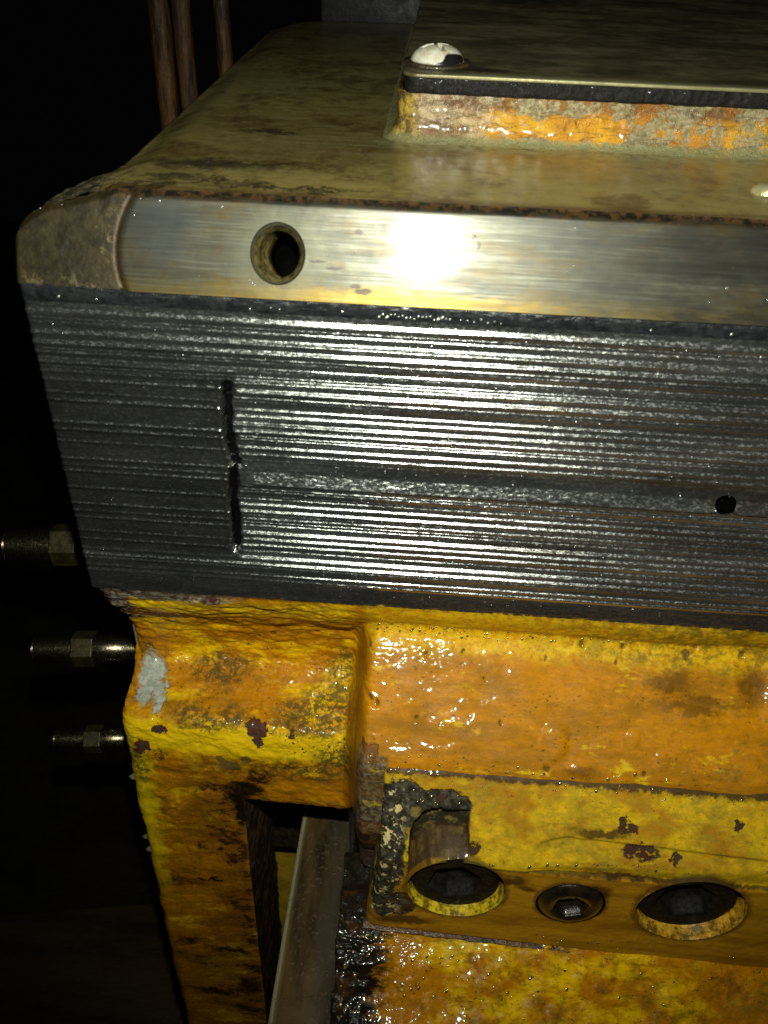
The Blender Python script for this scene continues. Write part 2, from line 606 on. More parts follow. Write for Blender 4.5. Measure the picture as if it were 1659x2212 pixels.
# ------------------------------------------------------------------ MATERIALS
def mat_scraped():
    m = M("scraped_steel")
    g = m.noise(2600, 3, .65, (.12, 1, 1))
    g2 = m.noise(1500, 3, .7, (.5, 1, 1), off=2)
    c = m.mix(m.mr(m.noise(60, 5, .7, (.25, 1, 1.5)), .35, .7), (.20, .21, .20), (.42, .43, .415))
    rust = m.mul(m.mr(m.noise(26, 5, .7, (.4, 1, 2.2), off=5), .54, .70), m.mr(m.x, -.01, .09))
    c = m.mix(m.mul(rust, .55), c, (.16, .085, .035))
    low = m.mul(m.mr(m.z, -.2405, -.2425), .35)
    c = m.mix(low, c, (.14, .12, .12))
    c = m.mix(m.mul(rust, .0), c, c)
    sp = m.mr(m.noise(1100, 2, .7, (.6, 1, 1), off=31), .50, .58)
    flat = m.mul(m.mr(m.x, -.0670, -.0695), m.band(m.z, -.228, -.148, .002))
    c = m.mix(m.mul(flat, .55), c, (.09, .095, .09))
    sx = m.math('SUBTRACT', m.math('SUBTRACT', m.x, -.0689), m.math('MULTIPLY', m.math('ADD', m.z, .147), .018))
    sx = m.math('SUBTRACT', sx, m.math('MULTIPLY', m.mul(m.mr(m.z, -.172, -.184), m.mr(m.z, -.1853, -.1847)), .0016))
    gg = m.mul(m.mr(m.math('ABSOLUTE', m.math('ADD', sx, m.math('MULTIPLY', m.math('SUBTRACT', m.noise(300, 4, .7), .5), .0030))), .0019, .0011), m.band(m.z, -.2255, -.1490, .001))
    c = m.mix(m.mul(gg, .9), c, (.012, .012, .013))
    m.set(base=c, rough=m.mixf(sp, .185, .36), metal=.92, spec=.5, coat=1.0, coatr=.11)
    m.bump((m.noise(420, 4, .7, (.10, 1, 1), off=8), .00016, .8), (g, .00007, 1.0), (g2, .00008, .8))
    return m.m


def mat_strip():
    m = M("machined_strip")
    g = m.noise(1500, 4, .6, (.03, 1, 1))
    g2 = m.noise(300, 5, .7, (.25, 1, 1), off=3)
    c = m.mix(m.mr(m.noise(35, 5, .65, (.5, 1, 1)), .35, .65), (.033, .034, .024), (.078, .074, .048))
    c = m.mix(m.mul(m.mr(g, .5, .66), .35), c, (.16, .16, .13))
    c = m.mix(m.mul(m.mr(g, .5, .36), .35), c, (.03, .03, .025))
    c = m.mix(m.mul(m.mr(m.noise(80, 5, .7, (.3, 1, 1), off=61), .44, .62), .7), c, (.075, .050, .014))
    scr_ = m.mx(m.mr(m.noise(420, 3, .6, (.05, 1, 1.5), off=51), .60, .66), m.mr(m.noise(260, 3, .6, (1.6, .3, .22), off=57), .66, .70))
    c = m.mix(m.mul(scr_, .5), c, (.05, .05, .045))
    # amber oil varnish along the lower edge and the left end
    f = m.add(m.mr(m.z, -.106, -.1165), m.math('MULTIPLY', m.math('SUBTRACT', m.noise(55, 5, .7, (.35, 1, 1.4), off=7), .5), 2.2))
    var = m.mul(m.mr(f, .50, 1.10), m.mul(m.mr(m.noise(45, 5, .7, (.5, 1, 2), off=71), .36, .56, .35, 1.0), m.mr(m.math('ABSOLUTE', m.math('SUBTRACT', m.x, .005)), .04, .11, 1.0, .45)))
    c = m.mix(m.mul(var, .85), c, (.17, .11, .008))
    zq = m.math('ADD', m.z, .1065)
    jx = m.math('SUBTRACT', m.x, m.math('MULTIPLY', m.mul(zq, zq), 20.4))
    lft = m.mr(m.add(jx, m.math('MULTIPLY', m.math('SUBTRACT', m.noise(160, 4, .7, off=1), .5), .0016)), -.1014, -.1026)
    crk = m.band(m.add(jx, m.math('MULTIPLY', m.math('SUBTRACT', m.noise(200, 4, .75, off=1), .5), .0030)), -.1040, -.1022, .0004)
    brown = m.mix(m.mr(m.noise(130, 6, .75, off=4), .4, .62), (.024, .018, .007), (.052, .038, .014))
    c = m.mix(m.mul(lft, m.mr(jx, -.1010, -.1120, .96, 1.0)), c, brown)
    c = m.mix(m.mul(crk, .85), c, (.06, .03, .012))
    rimz = m.mul(lft, m.mul(m.mr(m.noise(220, 5, .8, off=17), .52, .60), m.mul(m.mx(m.mr(m.z, -.1115, -.1155), m.band(jx, -.1085, -.1045, .001)), .6)))
    c = m.mix(m.mul(rimz, .8), c, (.22, .18, .08))
    hol = m.blob((-.0495, .005, -.1045), (.0165, .03, .0135), amt=.004, scale=90, soft=.5)
    c = m.mix(m.mul(hol, .45), c, (.10, .10, .06))
    blu = m.blob((-.088, .005, -.098), (.010, .03, .009), amt=.006, scale=110, soft=.9)
    c = m.mix(m.mul(blu, .6), c, (.05, .058, .062))
    drk = m.mul(m.mr(m.x, .02, .09), m.mr(m.noise(50, 5, .7, (.4, 1, 1.2), off=12), .32, .56))  # reflection falling off to the right, put into the base colour
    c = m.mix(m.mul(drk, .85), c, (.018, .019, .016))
    te = m.mul(m.mr(m.add(m.z, m.math('MULTIPLY', m.math('SUBTRACT', m.noise(170, 5, .78, (.35, 1, 1), off=83), .5), .0075)), -.0905, -.0888), .9)
    c = m.mix(te, c, m.mix(m.mr(m.noise(260, 4, .7, off=84), .42, .6), (.012, .010, .007), (.11, .055, .018)))
    sc2 = m.blobs([((-.0235, .002, -.0965), (.0022, .01, .0009)), ((-.0215, .0, -.1135), (.0030, .01, .0009)), ((-.024, .0, -.1120), (.0018, .01, .0007)),
                   ((-.0365, .0, -.1055), (.0040, .01, .00035)), ((-.0310, .0, -.1075), (.0035, .01, .00035)), ((.0150, .0, -.0985), (.0010, .01, .0022))], amt=.0012, scale=300, soft=.3)
    c = m.mix(m.mul(sc2, .85), c, (.02, .015, .01))
    nk = m.mr(m.noise(800, 2, .5, (.5, 1, 1), off=15), .70, .76)
    c = m.mix(m.mul(nk, .7), c, (.05, .04, .03))
    m.set(base=c, rough=m.mixf(lft, m.mr(m.noise(500, 3, .6, (.06, 1, 1), off=9), .3, .7, .36, .46), .46), metal=m.mixf(lft, m.mixf(var, .50, .60), .35),
          coat=m.mixf(lft, m.mixf(var, 1.0, .5), .05), coatr=.09)
    m.bump((g2, .00004, .7), (g, .00003, 1.0), (m.mul(lft, m.noise(500, 5, .7, off=5)), .00018, 1.0))
    return m.m


def mat_top():
    m = M("oily_machined_iron")
    g = m.noise(900, 4, .6, (.03, 1, 1))
    c = m.mix(m.mr(m.noise(16, 6, .66, (.30, 1, 1)), .30, .70), (.15, .115, .032), (.34, .275, .085))
    # straw-coloured oil along the front edge
    f = m.mul(m.mr(m.y, .055, .016), m.mr(m.noise(60, 5, .7, (.3, 1, 1), off=3), .3, .6))
    c = m.mix(m.mul(f, .65), c, (.36, .27, .085))
    e = m.mul(m.mr(m.y, .0215, .0155), m.mr(m.noise(110, 4, .7, (.5, 1, 1), off=6), .25, .5))
    c = m.mix(m.mul(e, .8), c, (.10, .05, .015))
    rs = m.mul(m.mr(m.noise(38, 5, .75, off=11), .46, .64), .8)
    mt = m.noise(170, 6, .78, (.35, 1, 1), off=41)
    c = m.mix(m.mul(m.mr(mt, .5, .7), .35), c, (.05, .04, .02))
    c = m.mix(m.mul(m.mr(m.noise(300, 4, .6, (.04, 1, 1), off=43), .5, .68), .35), c, (.34, .30, .15))
    c = m.mix(m.mr(m.y, .10, .34, 0, .35), c, (.08, .065, .03))  # flash falloff toward the far edge, mixed into the colour
    c = m.mix(rs, c, (.10, .055, .014))
    gr = m.blobs([((-.078, .046, -.0875), (.018, .006, .02)), ((-.061, .048, -.0875), (.012, .0016, .02)), ((-.088, .03, -.0875), (.012, .0045, .02)),
                  ((-.074, .026, -.0875), (.016, .0018, .02)), ((-.05, .022, -.0875), (.03, .0020, .02)), ((-.068, .093, -.0875), (.011, .003, .02)),
                  ((-.093, .02, -.0875), (.01, .003, .02))], amt=.012, scale=170, soft=1.2)
    c = m.mix(m.mul(gr, .8), c, (.022, .018, .012))
    # strip of dry residue round the foot of the raised pad
    foot = m.mul(m.band(m.y, .078, .095, .006), m.mr(m.add(m.x, m.mul(m.noise(90, 4), .02)), -.022, .0))
    c = m.mix(m.mul(foot, m.mr(m.noise(240, 5, .75), .38, .58)), c, (.33, .33, .16))
    sp = m.mr(m.noise(700, 2, .6, off=8), .68, .73)
    c = m.mix(m.mul(sp, .6), c, (.42, .42, .30))
    ear = m.mr(m.add(m.x, m.math('MULTIPLY', m.math('SUBTRACT', m.noise(180, 4, .7), .5), .012)), -.104, -.113)
    ear = m.mul(ear, m.mr(m.y, .06, .03))
    c = m.mix(ear, c, m.mix(m.mr(m.noise(260, 5, .8), .42, .6), (.03, .022, .012), (.20, .17, .08)))
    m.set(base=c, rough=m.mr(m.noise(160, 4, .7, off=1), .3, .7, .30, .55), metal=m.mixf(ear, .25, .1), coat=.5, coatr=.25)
    m.bump((m.mul(ear, m.noise(420, 5, .75)), .003, 1.0), (m.noise(180, 5, .65), .0005, .5), (g, .00008, 1.0))
    return m.m


def mat_pad():
    m = M("flaking_orange_paint")
    g = m.noise(500, 5, .75)
    bare = m.mr(m.add(m.mul(m.noise(95, 6, .75, off=2), .7), m.mul(g, .3)), .455, .52)
    patch = m.blobs([((.030, .09, -.0815), (.009, .02, .0042)), ((.048, .09, -.0818), (.011, .02, .0048)), ((.063, .09, -.0815), (.010, .02, .0048))], amt=.004, scale=200, soft=.3)
    bare = m.math('MULTIPLY', bare, m.math('SUBTRACT', 1.0, patch))
    org = m.mix(m.mr(m.noise(60, 4, .6), .4, .6), (.60, .25, .015), (.80, .42, .015))
    red = (.30, .115, .02)
    up = m.mr(m.add(m.z, m.math('MULTIPLY', m.math('SUBTRACT', m.noise(120, 4, .7), .5), .006)), -.0775, -.0745)
    c = m.mix(m.mul(up, .85), org, red)
    gr = m.mix(m.mr(g, .35, .65), (.22, .18, .08), (.50, .42, .24))
    c = m.mix(bare, c, gr)
    wl = m.mr(m.add(m.x, m.math('MULTIPLY', m.math('SUBTRACT', m.noise(110, 5, .7, off=91), .5), .03)), .024, .014)
    c = m.mix(m.mul(wl, .85), c, m.mix(m.mr(m.noise(210, 6, .75, (.5, 1, 1), off=93), .38, .6), (.20, .10, .045), (.58, .44, .26)))
    dl = m.mul(m.mr(m.math('ABSOLUTE', m.math('SUBTRACT', m.noise(80, 4, .6, (.25, 1, 1.4), off=95), .5)), .02, .005), .4)
    c = m.mix(dl, c, (.05, .03, .015))
    lf = m.mr(m.x, -.006, -.012)
    c = m.mix(m.mul(lf, .9), c, m.mix(m.mr(m.noise(200, 5, .7, off=3), .42, .6), (.10, .06, .01), (.55, .37, .03)))
    dk = m.mul(m.mr(m.noise(130, 5, .75, off=14), .55, .66), .7)
    c = m.mix(dk, c, (.09, .05, .02))
    foot = m.mr(m.z, -.0845, -.0868)
    c = m.mix(m.mul(foot, .8), c, (.30, .30, .14))
    m.set(base=c, rough=m.mr(m.noise(300, 3, .6), .35, .65, .16, .5), metal=.1, coat=.5, coatr=.15)
    m.bump((m.math('SUBTRACT', m.mul(g, 1.0), m.mul(bare, .3)), .0012, .9), (m.noise(1600, 3, .7), .00035, 1.0))
    return m.m


def mat_cover():
    m = M("dark_cover_plate")
    g = m.noise(800, 4, .6, (.04, 1, 1))
    c = m.mix(m.mr(m.noise(30, 6, .7, (.5, 1, 1)), .38, .65), (.10, .082, .045), (.28, .23, .12))
    ed = m.mul(m.mr(m.y, .0965, .0885), m.mr(m.add(m.x, m.mul(m.noise(300, 4), .03)), .0, .03))
    c = m.mix(m.mul(ed, .8), c, (.40, .38, .20))
    gr = m.blobs([((.010, .100, -.0635), (.014, .004, .01)), ((.0, .104, -.0635), (.016, .010, .01))], amt=.006, scale=160, soft=.8)
    c = m.mix(m.mul(gr, .8), c, (.012, .012, .01))
    sc = m.mr(m.noise(260, 3, .6, (.12, 1.6, 1), off=5), .64, .70)
    c = m.mix(m.mul(sc, .4), c, (.16, .14, .09))
    m.set(base=c, rough=m.mr(m.noise(120, 4), .3, .7, .35, .55), metal=.5)
    m.bump((m.noise(140, 4), .0004, .6), (g, .0001, 1.0))
    return m.m


def mat_simple(name, a, b, rough=.5, metal=0., scale=150, bump=.0005, coat=0., stretch=(1, 1, 1), spec=.5):
    m = M(name)
    n = m.noise(scale, 6, .7, stretch)
    m.set(base=m.mix(m.mr(n, .38, .62), a, b), rough=m.mr(m.noise(scale * 1.7, 3, .6, off=3), .3, .7, rough * .7, rough * 1.3), metal=metal, coat=coat, coatr=.1, spec=spec)
    m.bump((n, bump, 1.0), (m.noise(scale * 7, 2, .6), bump * .3, .8))
    return m.m


MAT = {}
MAT['scraped'] = mat_scraped()
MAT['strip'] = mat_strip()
MAT['top'] = mat_top()
MAT['pad'] = mat_pad()
MAT['cover'] = mat_cover()
MAT['gasket'] = mat_simple("tarry_black_gasket", (.002, .002, .002), (.009, .008, .007), .55, 0, 500, .0006, .05, spec=.3)
MAT['seam'] = mat_simple("oily_black_rubber", (.010, .011, .013), (.022, .024, .026), .3, 0, 260, .0003, .4)
MAT['grease'] = mat_simple("black_grease", (.005, .004, .003), (.03, .02, .012), .22, 0, 260, .0022, .8)
MAT['iron'] = mat_simple("dark_brown_iron", (.03, .022, .012), (.10, .065, .03), .45, .3, 200, .0008, .2)
MAT['bolt'] = mat_simple("black_oxide_steel", (.004, .004, .003), (.014, .012, .009), .6, .0, 300, .0005, .0, spec=.15)
MAT['oil'] = mat_simple("amber_oil_glints", (.20, .14, .05), (.42, .32, .14), .16, .8, 150, .00002, 1.0)  # metallic, so the added oil beads throw glints
MAT['bead_metal'] = mat_simple("oil_glints_on_steel", (.5, .5, .45), (.7, .7, .6), .15, .7, 150, .00002, 1.0)  # added beads on steel, metallic to sparkle in the flash
MAT['glint'] = mat_simple("steel_glint_beads", (.45, .45, .46), (.7, .7, .7), .22, 1.0, 150, .00002, 0)  # bright beads added over the grooved face for glitter
MAT['void'] = mat_simple("black_bore", (.001, .001, .001), (.002, .002, .002), .8, 0, 150, .0001, 0, spec=.0)  # near-black colour stands for the shade inside the holes
MAT['soot'] = mat_simple("far_dark_steel", (.003, .004, .005), (.010, .011, .012), .5, .4, 60, .0004, 0, (.3, 1, 1))
MAT['rustpipe'] = mat_simple("rusty_copper_pipe", (.014, .007, .003), (.14, .062, .015), .5, .2, 190, .0012, .15, (1, 1, .16))
MAT['fit'] = mat_simple("oily_turned_steel", (.17, .15, .09), (.36, .32, .20), .26, .98, 500, .0001, .0)
mo = M("oiled_thread_steel")
no = mo.noise(400, 4, .6)
co = mo.mix(mo.mr(no, .35, .65), (.05, .042, .014), (.20, .16, .055))
co = mo.mix(mo.mr(mo.y, .020, .032), co, (.001, .001, .001))  # shade of the hole's depth and upper side painted dark
co = mo.mix(mo.mul(mo.mr(mo.z, -.1010, -.0975), .5), co, (.012, .011, .008))
mo.set(base=co, rough=.40, metal=mo.mr(mo.y, .014, .022, .4, 0), spec=mo.mr(mo.y, .014, .022, .5, 0))
mo.bump((no, .0003, 1.0))
MAT['olive'] = mo.m
MAT['floor'] = mat_simple("oil_soaked_floor", (.004, .003, .002), (.012, .008, .004), .7, 0, 9, .004, .1, (.5, 1.4, 1))
MAT['grey'] = mat_simple("grey_green_machined_end", (.22, .21, .12), (.34, .33, .2), .5, .2, 900, .0004)
MAT['cream'] = mat_simple("cream_enamel_screw", (.72, .70, .60), (.62, .58, .44), .28, 0, 120, .0002, .4)
MAT['brass'] = mat_simple("dull_brass", (.50, .44, .2), (.70, .62, .35), .3, .6, 300, .0003, .2)



# ------------------------------------------------------------------ painted castings
def cast_marks(m, c, r, fin):
    g = m.noise(330, 5, .75, off=7)
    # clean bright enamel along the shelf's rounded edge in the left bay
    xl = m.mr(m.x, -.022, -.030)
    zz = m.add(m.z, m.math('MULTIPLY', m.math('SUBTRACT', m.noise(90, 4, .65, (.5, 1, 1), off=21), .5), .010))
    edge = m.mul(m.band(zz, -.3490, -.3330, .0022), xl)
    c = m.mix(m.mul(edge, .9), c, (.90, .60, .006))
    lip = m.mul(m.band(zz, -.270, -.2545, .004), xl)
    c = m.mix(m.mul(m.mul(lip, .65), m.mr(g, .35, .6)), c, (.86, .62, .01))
    # brown rust and oil on the leg
    leg = m.mul(m.mr(m.z, -.348, -.358), m.mr(m.x, -.074, -.080))
    rn = m.add(m.mul(m.noise(38, 6, .75, (.8, 1, 1.6), off=31), .75), m.mul(fin, .25))
    br = m.mul(leg, m.mr(m.add(rn, m.mul(m.mr(m.x, -.125, -.082), .11)), .50, .60))
    c = m.mix(m.mul(br, .7), c, (.20, .075, .008))
    br2 = m.mul(leg, m.mr(m.add(rn, m.mul(m.mr(m.x, -.110, -.078), .11)), .60, .65))
    c = m.mix(m.mul(br2, .9), c, (.035, .014, .005))
    c = m.mix(m.mul(m.blobs(LEGRUST, amt=.012, scale=130, soft=1.1), m.mr(g, .36, .52, .45, 1.0)), c, (.040, .016, .005))
    ledge = m.mul(m.mul(leg, m.mr(m.z, -.50, -.42)), m.mr(m.add(m.x, m.math('MULTIPLY', m.math('SUBTRACT', m.noise(70, 4, .7, off=5), .5), .03)), -.120, -.128))
    c = m.mix(m.mul(ledge, .75), c, (.84, .60, .006))
    bk = m.blobs([((-.0745, -.004, -.3760), (.0085, .02, .0060)), ((-.0800, -.004, -.3830), (.0050, .02, .0035)), ((-.0790, -.004, -.3950), (.0030, .02, .0120))], amt=.006, scale=180, soft=.5)
    c = m.mix(m.mul(bk, .95), c, (.008, .006, .004))
    # olive grime worms near the bay's corner
    w1 = m.mul(m.blobs(GRIME, amt=.010, scale=70, soft=.9), m.mul(m.mr(m.math('ABSOLUTE', m.math('SUBTRACT', m.noise(170, 4, .6, dist=1.2, off=77), .5)), .045, .01), .75))
    gm = m.mul(m.blobs(GRIME, amt=.008, scale=80, soft=1.0), m.mr(g, .43, .54))
    c = m.mix(m.mul(m.mx(w1, gm), .85), c, (.065, .055, .014))
    # grey filler showing at the left end
    gy = m.blobs(FILLER, amt=.007, scale=150, soft=.5)
    c = m.mix(gy, c, m.mix(m.mr(g, .4, .6), (.30, .34, .28), (.48, .50, .42)))
    # bare, rusty cast skin right under the steel face at the left
    bt = m.mul(m.mr(m.add(m.z, m.math('MULTIPLY', m.math('SUBTRACT', m.noise(150, 5, .75, off=40), .5), .012)), -.2585, -.2550),
               m.mr(m.add(m.x, m.math('MULTIPLY', m.math('SUBTRACT', m.noise(60, 3, .7, off=41), .5), .03)), -.066, -.085))
    btl = m.blobs(BARE, amt=.005, scale=150, soft=.25)
    raw = m.mix(m.mr(g, .40, .60), (.085, .03, .02), (.26, .24, .17))
    c = m.mix(m.mx(bt, btl), c, raw)
    # broken dark line all along the steel
    ln = m.mul(m.mr(m.add(m.z, m.math('MULTIPLY', m.math('SUBTRACT', m.noise(260, 4, .8, off=43), .5), .007)), -.2530, -.2505), .8)
    c = m.mix(ln, c, (.05, .03, .015))
    # chips down to maroon primer, dark pits
    ch = m.blobs(CHIPS, amt=.0036, scale=300, soft=.12)
    chc = m.mix(m.mr(m.noise(240, 4, .7, off=50), .45, .6), (.11, .026, .014), (.07, .05, .035))
    c = m.mix(ch, c, chc)
    m.chip = m.mx(ch, m.mx(gy, btl))
    c = m.mix(m.mul(m.blobs(OLIVES, amt=.003, scale=250, soft=.3), .8), c, (.10, .085, .03))
    # worn bare corner beside the clamp block
    bo = m.mul(m.mr(m.add(m.z, m.math('MULTIPLY', m.math('SUBTRACT', m.noise(200, 4, .75, off=47), .5), .006)), -.3035, -.3050), m.mr(m.x, -.0040, -.0060))
    bo = m.mul(bo, m.mr(m.x, -.0205, -.0195))
    bo = m.mul(bo, m.mr(m.y, -.026, -.029))
    c = m.mix(bo, c, m.mix(m.mr(g, .42, .6), (.06, .035, .02), (.22, .18, .11)))
    c = m.mix(m.mul(m.mr(m.z, -.351, -.357), m.mul(m.mr(m.x, -.021, -.0195), 1.0)), c, (.02, .012, .008))
    # streaky brown oil film on the sloping panel
    st = m.mul(m.mr(m.x, -.021, -.016), m.mr(m.noise(55, 6, .74, (.28, 1, 1.5), off=81), .42, .64))
    c = m.mix(m.mul(st, .65), c, (.24, .105, .005))
    ys = m.mul(m.mr(m.x, -.021, -.016), m.mr(m.noise(75, 6, .72, (.5, 1, 1.2), off=87), .58, .68))
    c = m.mix(m.mul(ys, .75), c, (.74, .50, .012))
    tb = m.mul(m.mr(m.x, -.021, -.016), m.mr(m.add(m.z, m.math('MULTIPLY', m.math('SUBTRACT', m.noise(100, 4, .7, (.5, 1, 1), off=111), .5), .012)), -.2760, -.2710))
    c = m.mix(m.mul(tb, m.mr(g, .38, .58, .15, .75)), c, (.72, .47, .008))
    tg = m.mul(tb, m.mul(m.mr(m.x, .03, .12, .15, 1.0), m.mr(m.noise(170, 6, .75, off=113), .42, .58)))
    c = m.mix(m.mul(tg, .7), c, (.10, .08, .012))
    dk = m.blobs([((.125, -.012, -.2835), (.018, .02, .0022)), ((.148, -.004, -.279), (.006, .02, .006)), ((.112, -.004, -.2770), (.010, .02, .003)), ((.076, -.0345, -.3055), (.007, .01, .0022))], amt=.006, scale=140, soft=1.0)  # shade of the panel's hollow painted in, plus one crusted dirt patch
    c = m.mix(m.mul(dk, .65), c, (.09, .045, .006))
    pt = m.blobs(PITM, amt=.0012, scale=500, soft=.5)
    c = m.mix(m.mul(pt, .75), c, (.06, .035, .01))
    r = m.mixf(m.mx(ch, m.mx(bt, btl)), r, .42)
    r = m.mixf(m.mul(m.mr(m.x, -.021, -.016), m.mr(m.z, -.270, -.276)), r, m.mr(m.noise(60, 4, .6, off=3), .35, .65, .42, .66))
    return c, r


def block_marks(m, c, r, fin):
    g = m.noise(330, 5, .75, off=7)
    # glancing-flash shade of the front face, mixed in as darker orange-brown
    fr = m.mr(m.z, -.3418, -.3432)
    c = m.mix(m.mul(fr, .88), c, m.mix(m.mr(m.noise(70, 5, .65, (.3, 1, 1.6), off=3), .35, .65), (.28, .115, .006), (.52, .25, .012)))
    # greenish wear on the bevel
    bv = m.mul(m.mr(m.z, -.3410, -.3395), m.mr(g, .42, .58))
    c = m.mix(m.mul(bv, .45), c, (.40, .29, .015))
    c = m.mix(m.mul(m.mul(m.mr(m.z, -.3410, -.3395), .28), 1.0), c, (.25, .17, .02))
    top = m.mul(m.mr(m.add(m.z, m.math('MULTIPLY', m.math('SUBTRACT', m.noise(220, 4, .75, off=13), .5), .006)), -.3108, -.3090), .9)
    c = m.mix(top, c, (.030, .014, .010))
    # paint gone at the left end: black tarry metal with cream flecks
    wn = m.blobs(WORN, amt=.003, scale=200, soft=.12)
    c = m.mix(wn, c, m.mix(m.mr(g, .42, .62), (.022, .019, .014), (.085, .075, .05)))
    # scraped pocket walls
    pk = m.mul(m.mul(m.mr(m.y, -.0475, -.0465), m.mr(m.z, -.3385, -.3395)), m.mr(m.x, .0325, .0315))
    pk2 = m.mul(m.mul(m.band(m.x, .0060, .0313, .0003), m.band(m.z, -.372, -.3213, .0004)), m.mr(m.math('SUBTRACT', m.y, m.math('MULTIPLY', m.math('ADD', m.z, .3405), -.675)), -.0562, -.0555))
    pk3 = m.mul(m.mul(m.band(m.x, .0060, .0313, .0003), m.band(m.z, -.372, -.3400, .0004)), m.mr(m.y, -.0560, -.0550))
    pk = m.mx(m.mx(pk, pk2), pk3)
    c = m.mix(pk, c, m.mix(m.mr(m.noise(150, 5, .7, off=71), .45, .6), (.035, .03, .018), (.20, .15, .04)))
    fl = m.mul(wn, m.mul(m.mr(m.noise(190, 4, .7, off=61), .55, .58), m.mr(m.x, .006, .000)))
    c = m.mix(fl, c, CRM)
    rim = m.mul(m.blobs(WORN, amt=.0045, scale=160, soft=.35), m.math('SUBTRACT', 1.0, wn))
    ch = m.mul(m.blobs(BCHIPS, amt=.0052, scale=210, soft=.35), m.mr(m.noise(420, 4, .7, off=19), .40, .47))
    c = m.mix(ch, c, m.mix(m.mr(g, .4, .6), (.075, .024, .012), (.05, .04, .03)))
    m.chip = m.mx(ch, wn)
    rg = None
    for hx, hz, hr in ((.0278, -.359, .0213), (.078, -.363, .015), (.1295, -.3618, .0232)):
        v = m.vmath('SUBTRACT', m.warp(.003, 170), (hx, 0, hz))
        v = m.vmath('MULTIPLY', v, (1 / hr, 0, 1 / hr))
        d_ = m.mr(m.vmath('LENGTH', v), 1.16, 1.03)
        rg = d_ if rg is None else m.mx(rg, d_)
    c = m.mix(m.mul(rg, .7), c, (.07, .035, .01))
    ln = m.mul(m.band(m.add(m.z, m.math('MULTIPLY', m.math('SUBTRACT', m.noise(200, 4, .75, off=44), .5), .0015)), -.3428, -.3414, .0004), .8)
    c = m.mix(ln, c, (.04, .025, .01))
    c = m.mix(m.mul(m.blobs(BSTAIN, amt=.004, scale=150, soft=.9), .85), c, (.05, .018, .006))
    return c, m.mixf(wn, r, .26)


def lower_marks(m, c, r, fin):
    xx = m.add(m.x, m.math('MULTIPLY', m.math('SUBTRACT', m.noise(120, 6, .8, (.5, 1, 1.5), off=22), .5), .045))
    k = m.mr(xx, .0035, -.0055)
    c = m.mix(k, c, (.012, .009, .006))
    c = m.mix(m.mul(m.mr(m.noise(80, 6, .75, off=33), .53, .66), .55), c, (.10, .045, .012))
    return c, m.mr(m.noise(150, 3), .3, .7, .14, .34)


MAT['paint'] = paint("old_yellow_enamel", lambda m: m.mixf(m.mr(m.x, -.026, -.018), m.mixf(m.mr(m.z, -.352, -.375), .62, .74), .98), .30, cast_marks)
MAT['block'] = paint("block_yellow_enamel", .42, .95, block_marks, .6)
MAT['lower'] = paint("oily_yellow_enamel", .62, .75, lower_marks, 1.4, .5, .12, .3)
MAT['legside'] = mat_simple("sooty_leg_side", (.006, .005, .004), (.10, .05, .012), .5, 0, 120, .003, .1, (1, .6, 1.4))
MAT['bore'] = mat_simple("painted_bore", (.50, .24, .012), (.80, .52, .02), .4, 0, 160, .0005, .2)
MAT['bead'] = mat_simple("brown_sealant", (.02, .010, .004), (.13, .06, .010), .25, 0, 140, .0012, .6)
MAT['boss'] = mat_simple("bare_worn_casting", (.06, .035, .02), (.24, .19, .12), .3, .2, 150, .0012, .4)
MAT['iron2'] = mat_simple("rusty_red_casting", (.03, .015, .010), (.09, .045, .026), .5, 0, 260, .0012, .1)
MAT['fitnut'] = mat_simple("olive_hex_steel", (.03, .026, .008), (.065, .052, .014), .45, .4, 200, .0003)
MAT['panel'] = mat_simple("dull_yellow_panel", (.50, .30, .02), (.75, .48, .03), .4, 0, 60, .0008, .2)


def mat_rail():
    m = M("oil_browned_rail")
    g = m.noise(700, 4, .6, (1, .04, 1))
    c = m.mix(m.mr(m.noise(26, 5, .7, (1.6, .35, 1)), .36, .64), (.022, .015, .006), (.115, .070, .024))
    gry = m.mr(m.add(m.x, m.math('MULTIPLY', m.math('SUBTRACT', m.noise(40, 4), .5), .02)), -.040, -.032)
    c = m.mix(m.mul(gry, .6), c, (.05, .045, .035))
    dust = m.mul(m.mr(m.noise(420, 4, .7, off=4), .52, .64), m.mr(m.noise(50, 4, .6, off=9), .4, .6))
    c = m.mix(m.mul(dust, .7), c, (.20, .13, .06))
    ed = m.mul(m.mr(m.z, -.4606, -.4614), m.mr(m.x, -.044, -.048))
    c = m.mix(m.mul(ed, .8), c, (.48, .45, .26))
    m.set(base=c, rough=m.mr(g, .3, .7, .28, .42), metal=.0, coat=.25, coatr=.2)
    m.bump((dust, .0006, .8), (g, .00008, 1.0))
    return m.m


MAT['rail'] = mat_rail()


def mat_bore(name, a, b, cut):
    m = M(name)
    n = m.noise(160, 5, .7)
    c = m.mix(m.mr(n, .38, .62), a, b)
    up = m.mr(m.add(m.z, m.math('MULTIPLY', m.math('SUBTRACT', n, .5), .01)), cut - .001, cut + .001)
    c = m.mix(m.mul(up, .92), c, (.03, .022, .012))  # shade at the bore's top, and deeper in, painted as dark colour
    c = m.mix(m.mul(m.mr(m.noise(220, 6, .78, off=5), .42, .58), .85), c, (.07, .04, .008))
    c = m.mix(m.mr(m.y, -.0520, -.0490), c, (.02, .018, .012))
    m.set(base=c, rough=.4, coat=.2, coatr=.15)
    m.bump((n, .0005, 1.0))
    return m.m


